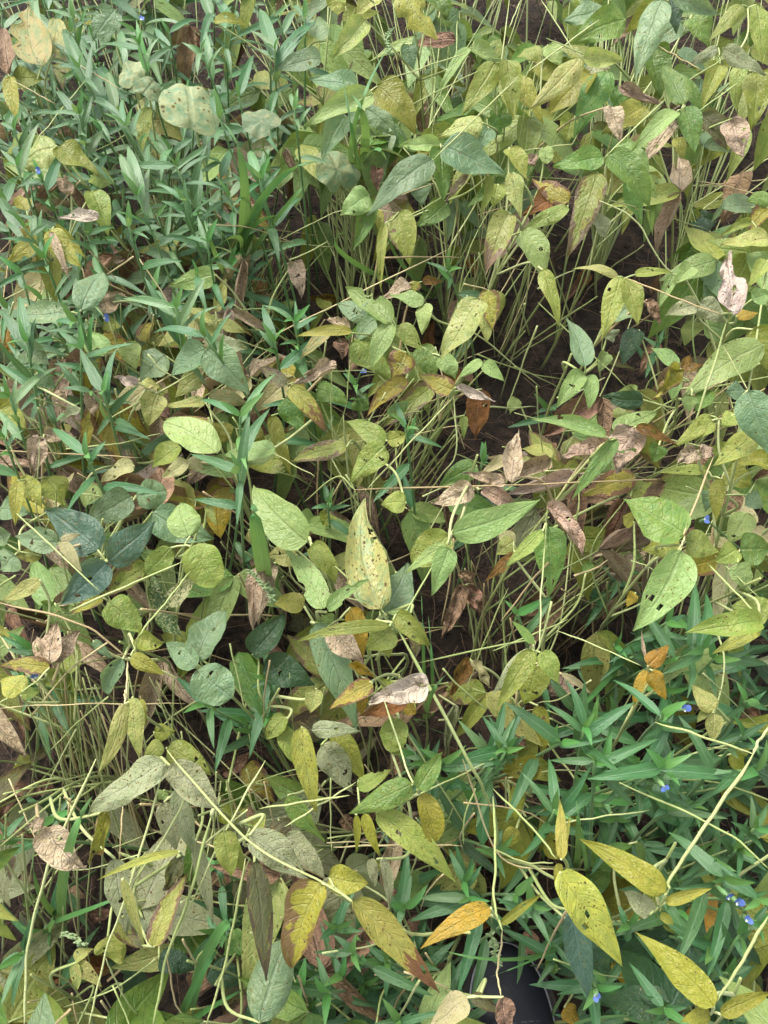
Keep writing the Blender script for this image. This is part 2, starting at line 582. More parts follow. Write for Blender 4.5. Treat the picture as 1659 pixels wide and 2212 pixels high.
# ---------------------------------------------------------------- what the field holds, read off the photograph
# crop letter -> trifoliate leaves split by "|", leaflets by ";": base x y, tip x y, width, style, level, flags
# flags: a arching up, s sagging, c crumpled, f folded, b bitten, o oval, l lance, e seen nearly edge-on, n no leaf stalk
LEAVES = {
'A': """
250 400 180 30 235 mt 4.2 b ; 320 330 330 110 150 mt 4.1 b ; 70 470 270 480 120 oy 4.1 ; 60 460 115 745 95 y 4.3 l ; 50 450 0 150 110 br 4.2 |
340 880 90 1000 185 py 4.2 ; 350 885 592 1052 145 oy 4.4 | 600 1310 348 1312 75 wh 4.6 f n ; 560 1150 655 1425 150 yg 4.2 n |
300 1385 492 1612 135 y 4.5 ; 325 1370 520 1560 110 y 4.3 ; 250 1460 45 1592 110 y 4.2 b | 305 1500 350 1835 150 oy 4.0 l |
310 1400 425 1690 50 pk 4.5 e n | 900 650 862 925 85 yg 4.1 l | 430 1180 398 1058 95 pk 4.1 c | 1170 1400 1485 1390 170 pk 1.8 c n |
1040 1450 1090 1680 170 br 1.0 n | 160 1270 110 1180 110 y 3.6 | 700 60 560 250 150 bg 4.2 ; 690 110 610 300 120 bg 4.0 |
1280 1000 1470 1110 90 yo 1.5 n | 1230 960 1420 1010 110 br 1.2 n | 690 1190 760 1340 120 pk 1.6 n | 1290 130 1510 160 60 oy 4.6 a | 550 1060 690 1110 120 yg 3.8
""",
'B': """
742 570 328 762 150 lg 4.7 ; 772 520 1003 806 205 oy 4.6 ; 640 530 358 480 140 bg 4.7 | 640 600 430 995 180 bg 4.3 l ; 690 650 890 825 140 bg 4.0 |
1165 880 1535 1060 205 bg 4.8 ; 1100 962 705 1302 175 bg 4.9 l ; 1150 890 1165 1212 150 g 4.7 ; 1148 870 897 878 105 lg 4.7 l |
1405 742 1135 822 130 py 4.6 ; 1440 775 1380 905 130 bg 4.3 ; 1430 720 1530 810 120 g 4.2 | 900 1280 965 1600 165 yg 4.0 ; 812 1350 790 1765 62 yg 4.0 e | 720 1180 548 1300 155 lg 4.1 ; 722 1200 622 1510 135 g 4.0 |
1190 1230 1000 1372 135 g 4.0 ; 770 1270 790 1412 70 y 3.8 f | 1480 380 1280 690 140 yg 4.8 ; 1550 358 1592 725 140 yg 4.8 l |
1330 290 1138 575 65 lg 4.8 f ; 1335 290 1510 365 95 lg 4.7 | 905 -40 1125 245 175 y 4.9 b ; 790 -20 645 92 160 py 4.8 ; 700 125 490 355 150 py 4.6 |
1090 -10 1200 100 140 g 4.7 | 505 -30 530 95 115 yg 4.6 | 760 1010 765 1150 80 br 3.5 | 1050 1000 990 1140 110 lg 4.0 ; 1000 1120 1040 1240 150 bg 3.6 |
450 250 350 120 130 bg 4.5 ; 430 360 150 440 120 bg 4.6 | 290 880 330 1040 110 yo 2.8 | 960 270 990 420 110 bg 4.2 | 1240 240 960 300 80 br 4.1 n | 1310 1060 1180 1220 60 pk 4.5 c n | 1440 1060 1390 1300 70 yg 4.5 f
""",
'C': """
522 350 218 662 135 py 5.0 ; 545 345 788 366 120 py 5.0 f ; 580 450 335 692 205 oy 4.6 | 690 430 488 835 175 g 4.7 l |
90 370 128 725 125 yg 4.8 l ; 150 450 303 748 110 y 4.5 b | 1022 0 850 482 175 bg 5.3 l ; 1060 -10 1105 205 115 dg 5.0 ; 1090 -20 1360 85 140 bg 5.3 |
960 285 1015 590 205 g 4.6 ; 1150 630 1005 395 150 g 5.0 ; 1110 670 828 918 115 lg 5.0 l ; 1160 640 1215 928 140 g 5.0 | 1120 740 900 995 115 pk 4.6 l ; 1110 830 1150 958 75 y 4.6 |
1250 690 1412 902 145 gbr 4.6 ; 1440 718 1508 945 155 pk 4.7 | 700 640 768 855 115 pk 4.8 | 910 640 655 805 160 y 4.3 | 770 520 1012 632 90 pk 4.6 c |
665 945 362 1002 135 g 4.8 ; 692 940 945 1252 175 g 4.9 ; 760 870 936 1118 115 lg 4.7 | 800 1100 890 1358 135 g 4.2 ; 930 1050 962 1425 75 g 4.0 |
630 1040 443 1568 175 gb 4.7 l ; 582 1290 690 1442 115 p 4.4 | 120 1040 166 1315 105 py 4.9 ; 98 888 212 1092 110 yg 4.6 | 460 1210 235 1080 115 yb 4.4 ; 455 1215 180 1295 145 or 4.3 ; 450 1250 168 1392 95 yg 4.5 |
95 1285 -45 1659 165 gbt 5.0 | 170 1400 315 1690 165 lg 4.8 | 1500 30 1290 262 95 yg 4.8 ; 1590 30 1625 385 125 yg 4.8 l | 1370 390 1258 655 135 yg 4.7 ; 1390 290 1645 452 95 p 4.9 ; 1360 290 1158 422 65 p 4.7 |
1500 380 1470 685 95 yg 4.6 ; 1600 440 1560 785 165 oy 4.6 | 1310 1390 1198 1250 135 dg 1.6 | 1665 1440 1372 1482 115 py 3.9 ; 1560 1335 1368 1432 62 yg 3.9 | 1670 1190 1530 1215 105 g 4.0 ; 1665 1260 1550 1402 115 yb 3.9 |
1500 1030 1380 1355 150 br 2.2 n | 800 120 465 262 185 g 4.3 ; 690 60 420 130 140 bg 4.3 | 300 300 140 350 110 yg 4.4 ; 330 270 420 400 110 lg 4.2 | 30 1110 0 1250 130 yg 4.2 | 1130 130 900 300 140 bg 4.5 ; 1200 90 1300 290 140 g 4.3 | 60 680 0 800 140 g 4.2 | 480 700 440 870 130 yg 4.0 | 720 520 790 700 120 g 4.1 |
260 400 420 540 120 oy 4.0 | 210 950 250 1000 80 pk 4.3 n | 315 890 318 990 85 lg 4.7 o | 700 350 560 470 130 p 4.5
""",
'D': """
430 375 105 402 135 bg 4.5 o ; 490 362 612 138 175 bg 4.6 o | 1300 372 1366 168 85 py 3.6 l ; 1290 432 1108 343 65 py 3.6 l ; 1330 432 1484 500 75 py 3.6 l | 1242 602 1502 872 215 bg 4.4 ; 1240 600 1035 762 155 bg 4.3 ; 1280 590 1492 592 130 p 4.0 |
1000 640 845 792 175 bg 3.8 ; 1280 740 1352 882 145 dg 2.8 | 1312 1222 988 1038 200 lg 4.6 o | 950 868 900 1062 155 py 4.0 ; 832 802 693 765 75 wh 4.2 c ; 860 790 962 832 65 py 4.1 |
1260 890 1500 925 115 mt 3.9 ; 1240 920 985 948 65 py 3.9 ; 1285 1045 985 1018 62 yb 3.9 | 1130 1272 978 1372 95 cr 4.2 ; 1132 1262 1232 1332 85 cr 4.2 | 810 1300 618 1402 95 cr 3.6 |
822 1482 1003 1452 175 bg 4.0 o | 795 1490 508 1645 190 bg 4.3 | 130 1378 252 1562 125 y 4.1 l ; 108 1392 92 1665 85 y 4.2 l ; 280 1370 382 1545 175 yg 3.9 | 240 1130 190 1352 130 pk 4.2 c ; 270 1110 475 1152 95 pk 4.0 c |
560 862 645 1092 135 pk 3.6 c | 420 705 602 622 90 br 4.0 c | 600 340 765 280 135 pk 3.5 c | 1660 1190 1345 1240 110 lg 4.1 | 485 960 365 1042 65 p 4.2 f | 1210 760 1058 892 115 py 3.9 | 1300 150 1018 222 130 lg 3.9 |
150 600 300 700 160 bg 4.1 ; 620 640 520 500 150 lg 4.0 ; 760 560 820 720 140 lg 3.9 | 200 690 30 720 130 bg 3.8 ; 230 760 340 830 140 bg 3.8 | 50 880 60 1000 150 oy 3.3 | 300 880 420 1000 130 pk 3.2 ; 1090 1190 910 1310 130 yg 3.6 | 1300 1240 1130 1420 120 pk 2.5 n |
1340 1040 1310 1180 150 oy 3.3 ; 1500 1090 1600 1150 100 oy 3.2 | 850 60 890 200 100 br 2.0 ; 1050 60 1000 0 160 br 1.6 | 0 960 160 1080 150 yg 3.6 ; 740 1380 790 1480 120 br 2.4 | 480 1470 620 1480 160 lg 3.6 ; 680 330 540 350 100 br 2.8 | 30 480 60 640 150 yo 2.5 | 1600 260 1640 420 130 br 1.2 n | 700 430 640 500 110 yg 3.4 | 0 1560 180 1590 150 bg 3.7
""",
'E': """
852 440 578 225 160 lg 4.8 b ; 858 452 730 715 125 lg 4.8 ; 888 455 1042 602 115 yg 4.7 | 1050 320 843 270 85 lg 4.4 ; 1062 320 1040 512 95 lg 4.4 | 1390 300 1150 668 175 py 5.0 | 1440 240 1462 482 125 yb 4.4 ; 1400 380 1430 560 100 py 4.2 |
1030 580 1112 795 145 g 4.3 ; 1150 640 1242 785 115 lg 4.3 | 632 540 842 785 175 yg 4.1 ; 940 620 850 785 165 yb 4.0 ; 942 780 698 1012 115 yb 4.2 | 610 490 278 522 65 y 4.5 a ; 600 480 470 425 95 pk 4.4 c | 480 480 300 665 75 mt 4.1 |
700 400 525 325 135 bg 4.1 ; 752 420 640 562 105 bg 4.2 | 520 690 262 812 105 pk 4.5 c ; 240 830 462 1105 125 ybt 4.6 ; 222 812 55 700 85 gbr 4.2 | 812 1170 573 1030 125 yg 4.6 ; 815 1182 607 1402 160 yg 4.6 ; 830 1150 947 1108 105 yg 4.1 |
1400 670 1258 772 65 lg 4.7 ; 1410 680 1532 792 85 lg 4.7 | 1240 830 1475 912 70 wh 4.6 cs ; 1400 840 1362 1142 155 or 4.1 ; 1230 850 1018 752 115 yb 4.2 ; 1240 700 1170 850 120 or 4.2 | 262 75 312 292 115 pk 3.5 | 580 1190 248 1275 115 gb 4.0 |
1370 1300 1138 1425 135 g 2.4 ; 1520 1440 1360 1550 140 dg 2.2 | 690 620 600 740 100 br 2.6 ; 540 540 560 660 90 br 2.2 | 960 200 800 300 80 pk 3.6 ; 1010 190 960 260 70 yb 3.6 ; 1040 190 1160 190 55 or 3.6 | 130 1000 250 1370 90 oy 3.4 |
1580 1405 1622 1098 125 pk 4.5 c ; 1545 1405 1285 1345 95 pk 4.5 c ; 1545 1250 1395 1345 75 cr 4.4 | 1345 1432 1095 1532 135 pk 4.2 ; 1400 1440 1620 1560 150 pk 4.0 | 840 1000 960 900 90 g 3.4 ; 400 840 600 930 120 g 3.2 | 200 900 310 1100 150 g 3.4 | 640 900 720 960 120 g 2.8 | 1290 1000 1290 1140 50 yg 4.0 | 480 1590 440 1659 110 oy 3.0
""",
'F': """
770 160 658 545 135 yg 5.0 l ; 800 170 872 455 125 yg 5.0 ; 752 160 480 115 62 py 4.9 a ; 855 150 1085 138 55 yg 4.8 | 300 120 402 458 95 yg 4.8 l | 555 705 443 408 135 bg 4.9 ; 550 745 383 948 125 lg 4.8 ; 580 755 575 965 95 lg 4.8 |
680 1127 232 1020 115 lg 4.9 l ; 745 1140 468 1515 95 g 4.8 e ; 735 1110 995 978 135 lg 4.5 | 1130 718 968 895 160 yb 4.9 c ; 1140 710 1262 702 95 or 4.8 ; 1112 700 955 588 85 lg 4.6 ; 1100 760 1082 912 85 lg 4.5 |
835 1068 755 1345 190 pk 4.6 c ; 862 1068 1108 1182 65 or 4.7 f ; 650 1200 418 1252 115 pk 4.3 c | 1238 1212 1115 1290 130 pk 4.8 c ; 1240 1212 1335 1245 85 pk 4.6 c | 1572 1118 1328 1305 145 yg 4.9 ; 1665 1300 1438 1285 115 oy 4.3 |
1632 575 1138 895 205 lg 4.3 l | 1535 850 1690 1255 210 bg 5.4 l ; 1520 845 1400 850 130 bg 4.8 | 905 905 653 882 115 dg 3.4 ; 880 480 778 698 125 dg 3.0 | 1230 328 1038 402 115 p 4.5 ; 1250 320 1395 442 135 p 4.5 | 1205 95 1088 205 115 lg 4.5 ; 1092 150 1000 352 75 lg 4.4 |
860 1370 528 1490 155 yb 4.0 ; 830 1490 960 1400 110 yg 3.9 | 1290 1330 995 1345 65 yg 4.3 ; 1372 1380 1350 1640 95 oy 4.5 l | 930 300 1010 445 85 br 4.2 c | 1320 1030 1222 1140 105 yg 4.6 ; 1312 1000 1088 1192 95 yg 4.6 ; 1480 990 1378 1062 115 yg 4.7 |
1440 382 1412 45 175 wh 5.6 c ; 1470 400 1600 380 70 yo 5.0 | 850 330 720 440 190 bg 4.0 | 1560 300 1659 260 120 lg 4.8 | 150 900 100 990 80 lg 1.2 n | 1000 560 880 760 90 br 1.6 n | 340 1150 260 1260 120 br 0.6 n | 1300 850 1220 980 110 g 4.0 ; 1000 1180 960 1280 110 g 4.0 | 30 250 0 470 120 oy 4.2 |
1200 880 1180 980 90 lg 4.2 | 1570 480 1659 740 170 oy 4.2 ; 1440 700 1540 790 160 yg 4.0 | 1400 1330 1560 1430 140 oy 3.8 | 1659 60 1540 220 100 yg 4.6 ; 1300 1450 1280 1580 100 bg 4.3 ; 1530 1480 1620 1560 110 bg 4.3 | 700 480 720 560 90 p 3.2 ; 690 620 640 740 90 lg 3.2
""",
'G': """
590 302 275 55 245 dgb 4.5 ; 652 370 935 128 205 dgb 4.5 ; 645 377 370 625 215 dgb 4.5 | 350 262 88 220 155 bg 4.1 | 1032 288 878 445 135 yg 4.6 o ; 1150 280 1300 520 235 yg 4.8 o ; 1148 218 1085 25 195 lg 4.7 o | 920 75 1295 235 215 bg 4.3 |
890 400 635 582 155 gb 4.2 ; 622 590 425 695 85 yb 4.1 | 970 670 922 448 115 mo 3.9 ; 1012 642 1195 458 110 mo 3.9 ; 960 690 1102 832 115 mo 3.9 | 650 620 862 795 195 yg 4.4 ; 830 832 992 862 165 yg 4.7 f ; 790 940 995 1052 95 oy 4.7 ; 742 960 648 1172 135 bg 4.2 o |
1192 970 1362 676 195 bg 4.6 o ; 1180 1012 1000 858 145 bg 4.6 ; 1190 1022 1402 1195 235 bg 4.6 o | 752 1230 588 1665 105 py 4.8 l ; 800 1190 842 1565 115 py 4.8 l ; 850 1200 882 1370 50 y 4.7 f | 365 240 492 205 48 cr 5.0 l ; 370 250 492 432 75 cr 5.0 |
310 982 352 735 125 pk 3.7 ; 318 982 215 822 125 pk 3.6 ; 332 978 482 790 135 pk 3.5 | 132 1160 0 1090 155 y 3.9 ; 300 1012 -5 1000 105 yb 3.8 | 92 332 0 425 155 bg 4.1 ; 252 340 78 352 145 gb 3.9 ; -20 230 60 200 150 bg 4.1 |
980 1470 868 1575 105 yg 4.2 ; 1010 1500 1275 1665 165 yg 4.2 | 240 480 5 612 95 py 4.1 l | 380 1330 188 1310 190 br 0.4 n | 130 1180 250 1150 80 yg 3.4 | 0 1270 190 1200 120 pk 1.6 n | 1120 1060 1180 1260 150 br 0.6 n | 560 850 680 960 60 bg 3.5 | 330 620 280 700 130 g 3.0 |
30 770 10 830 110 oy 3.4 | 180 1570 370 1440 60 gbr 1.2 n | 930 1400 1060 1390 100 oy 3.6 | 1100 880 1160 920 110 lg 2.8 | 300 260 420 420 110 pk 3.2 | 1650 380 1560 750 120 pk 3.4 | 1500 180 1610 300 110 py 3.6 | 1310 20 1330 230 150 yo 3.7 ; 1250 30 1310 155 60 py 4.2 f
""",
'H': """
792 662 690 -8 262 m 4.9 t ; 800 692 945 385 240 bg 4.6 | 842 762 262 862 75 yg 5.1 a ; 880 690 1092 882 135 yg 5.0 a ; 862 782 698 905 175 yg 4.6 | 442 656 188 245 145 lg 5.1 b ; 474 672 722 480 100 lg 5.1 b ; 440 700 480 780 120 lg 4.6 |
392 742 642 1412 205 bg 4.7 l | 605 650 682 955 125 yo 4.6 ; 470 770 690 1000 150 pk 4.8 ; 600 1000 745 1055 110 yo 4.7 c ; 742 1108 478 1265 115 yb 4.7 | 1062 1112 722 1225 195 wh 5.0 cf ; 960 1170 655 1300 125 or 4.6 |
900 1320 850 1525 165 yg 4.4 o | 342 252 25 -85 245 lg 5.3 ; 372 280 520 505 135 yg 4.9 a | 1220 202 1752 -5 185 lg 5.5 ; 1205 215 985 385 210 yg 4.9 o ; 1180 270 932 445 80 lg 5.2 ; 1202 290 1096 575 135 lg 5.2 |
1280 520 1160 830 135 br 2.4 c ; 1305 520 1392 695 115 br 2.4 c ; 1260 445 1355 520 90 br 2.6 c | 1330 960 1218 1175 105 or 3.2 c ; 1342 972 1445 1135 90 cr 3.4 c | 88 978 392 1115 195 dg 3.6 ; 12 932 212 685 185 dg 3.7 |
325 640 145 628 125 oy 4.3 | 60 400 20 782 115 pk 3.6 l n | 310 1372 400 1885 155 y 4.7 l ; 372 1390 672 1395 100 p 4.6 ; 430 1480 622 1775 175 p 4.3 ; 490 1400 690 1705 135 oy 4.3 l | 218 1310 98 1442 115 yg 4.1 ; 192 1370 332 1645 115 yg 4.0 |
400 1140 365 1285 115 py 4.4 | 1000 730 1000 960 100 gbr 3.4 n | 820 870 840 950 70 yg 4.2 | 640 1150 680 1300 110 yo 4.2 ; 930 1250 1000 1290 90 yo 4.0 | 1240 1240 1180 1560 110 p 2.6 c n | 1540 1290 1659 1480 170 br 1.6 n | 640 250 680 490 80 yg 4.3 | 940 20 790 30 130 yg 4.4 | 1590 250 1490 330 110 py 3.8 ; 1600 330 1420 490 70 or 3.9 |
260 230 120 170 110 yg 4.3 ; 280 330 100 340 150 py 3.8 | 970 680 830 680 50 lg 5.0 | 1090 60 1170 150 90 lg 2.0 n
""",
'I': """
1155 215 785 -5 260 g 5.2 ; 1130 305 843 790 245 lg 5.4 ; 1162 252 1358 312 165 yg 5.0 ; 1130 270 895 302 135 y 4.7 | 1612 735 1160 802 175 yg 5.2 ; 1612 775 1318 932 85 y 4.9 l | 330 160 342 572 195 g 4.4 ; 300 190 65 412 85 yg 4.6 l ; 335 30 545 332 130 pk 4.7 c |
242 910 22 1258 135 yg 4.6 l ; 240 908 0 1172 110 p 4.5 l ; 285 920 402 1118 115 yg 4.6 ; 240 870 112 728 55 g 4.6 | 270 1000 180 1235 190 oy 4.0 | 415 1050 595 1170 45 cr 4.0 l | 935 1000 1058 878 105 yo 4.2 ; 962 1030 1042 1205 105 yo 4.2 ; 930 1030 848 1255 65 yo 4.1 ; 925 980 898 788 32 pk 4.1 c |
1470 300 1342 372 135 yg 4.3 ; 1490 300 1680 300 200 g 4.3 ; 1480 380 1545 562 125 lg 4.3 | 1665 700 1440 640 175 yg 4.1 | 450 1060 330 1190 150 pk 1.2 n | 1335 1272 1198 1115 115 py 4.4 ; 1332 1285 1320 1455 100 py 4.4 ; 1290 1250 1228 1345 55 py 4.3 |
150 1350 60 1460 170 or 0.8 n | 270 1240 300 1560 100 oy 2.4 | 1460 -20 1350 80 150 br 3.4 | 60 190 130 310 100 cr 3.2 | 470 420 400 340 120 br 1.0 n | 790 340 905 450 70 pk 3.0 c n | 730 400 770 500 80 pk 2.8 c n | 730 600 650 720 130 br 0.8 n | 1540 80 1420 270 150 lg 4.0 | 850 130 780 100 100 oy 3.8 | 860 560 810 645 70 yo 3.4 | 560 440 600 380 80 g 3.2 | 1560 660 1440 690 140 yg 3.9 | 1500 1460 1460 1590 110 oy 2.8
""",
'J': """
992 92 537 397 185 p 4.9 ; 1040 90 1332 372 195 p 4.9 ; 1070 240 1170 640 120 p 4.3 l ; 1180 560 1285 1055 95 p 3.9 l ; 990 320 1060 625 135 p 4.3 | 650 380 540 692 130 yb 4.6 c | 275 480 512 725 205 pk 4.7 ; 262 460 157 467 85 pk 4.7 c | 692 660 765 1125 150 p 4.4 l |
740 780 872 1195 70 py 4.5 l ; 930 1192 1135 740 135 gb 4.5 ; 862 1185 770 1120 60 gbr 4.2 | 1082 620 588 792 50 y 4.8 f ; 1092 640 988 852 125 gbr 4.5 c | 1350 490 1392 775 145 yg 4.7 ; 1400 560 1472 745 85 yg 4.6 | 1535 680 1605 1405 145 gbr 4.6 l |
460 1290 467 1455 75 py 3.4 ; 460 1295 615 1435 85 py 3.4 ; 450 1272 565 1208 72 py 3.4 | 650 1130 740 1290 170 yg 3.0 ; 700 1060 850 1200 110 gb 3.4 | 90 90 220 70 110 oy 0.6 n | 330 240 190 290 120 br 0.5 n | 80 640 60 800 50 pk 2.6 n | 130 760 190 800 100 br 0.6 n | 620 950 560 1060 130 br 0.4 n | 400 840 520 900 80 br 0.4 n |
1480 100 1660 330 150 yb 1.0 n | 1320 390 1440 440 120 oy 1.6 | 780 900 850 1000 120 yg 3.4 | 960 1270 1180 1330 140 dg 2.4 ; 1270 1310 1480 1400 160 dg 2.2 | 200 930 140 880 80 g 1.0 | 1160 1540 1210 1659 110 oy 1.6 | 40 1630 160 1660 80 yb 2.2 | 0 1330 100 1620 110 yo 1.2 | 990 250 960 310 70 lg 4.0 | 1480 1140 1350 1240 140 g 2.4 | 1050 1180 1180 1200 120 g 2.2 | 860 1020 800 1120 130 p 3.4
""",
'K': """
432 810 255 1315 275 yb 5.1 ; 478 778 718 812 185 sy 5.0 f ; 615 920 1140 1470 200 ybt 5.2 | 1452 958 1028 1205 135 yo 5.1 s ; 1512 1052 1762 875 60 so 4.9 f | 760 382 1242 802 165 yg 4.9 l ; 982 210 597 392 155 g 5.1 ; 1012 242 1162 18 125 g 5.1 ; 1030 272 1112 562 155 so 5.0 o |
0 520 350 782 195 p 5.0 ; 200 530 452 772 155 p 4.6 | 650 230 855 120 95 yg 4.4 b ; 640 400 642 645 45 so 4.4 ; 690 390 782 642 72 so 4.4 | 230 280 452 562 115 g 3.8 | 800 660 842 962 65 p 4.4 ; 730 660 752 832 65 p 4.2 ; 770 660 770 750 40 so 4.2 |
62 1650 215 1150 265 bg 3.8 o | 1310 1498 1075 1690 155 cr 4.6 ; 1330 1490 1515 1592 95 gbr 4.6 ; 1530 1498 1545 1730 125 br 4.7 | 560 400 610 490 90 br 1.4 n | 1100 1380 1250 1330 140 br 0.8 n | 980 1010 1060 1180 110 br 0.5 n | 170 420 240 520 130 gbr 3.4 | 0 480 90 390 130 yg 4.2 |
1010 1330 1130 1310 60 g 2.0 | 860 30 900 -20 90 yg 4.2
""",
'L': """
405 745 775 1295 225 sy 5.2 ; 412 850 585 1105 70 so 4.9 | 1042 870 522 543 155 so 5.2 ; 1042 925 1315 840 85 sy 5.1 ; 945 1000 785 858 135 p 5.0 f ; 1012 990 1088 1062 62 sy 5.0 | 1332 1550 862 1103 185 so 5.2 l ; 1372 1600 1680 1465 105 so 5.2 ; 1312 1600 1130 1645 95 so 5.0 |
412 665 402 298 75 sy 5.2 l ; 400 690 372 832 52 so 5.0 ; 442 560 468 398 24 sy 5.0 | 480 975 592 1528 175 dgb 3.8 l ; 590 1150 692 1345 175 dg 3.4 | 720 1290 922 1522 125 yo 1.6 | 282 90 55 130 155 so 3.4 ; 162 230 132 442 95 so 3.3 ; 142 480 55 605 95 so 3.2 | 150 210 0 190 120 or 1.6 |
320 570 420 650 110 so 2.6 | 700 600 850 580 60 g 3.0 ; 870 560 910 720 50 g 3.0 | 1440 30 1510 130 110 so 3.0 | 170 1150 290 1220 140 br 0.8 n | 960 380 1030 420 130 yo 1.0 n | 1580 1180 1640 1250 80 gbr 2.0 | 330 1330 380 1270 90 g 1.4 | 860 20 720 100 130 dg 1.8 | 720 380 860 470 170 dg 1.6 ; 1000 470 1150 600 170 dg 1.4 | 430 1560 520 1659 110 yo 1.4 | 870 1250 800 1340 120 g 2.0
""",
}

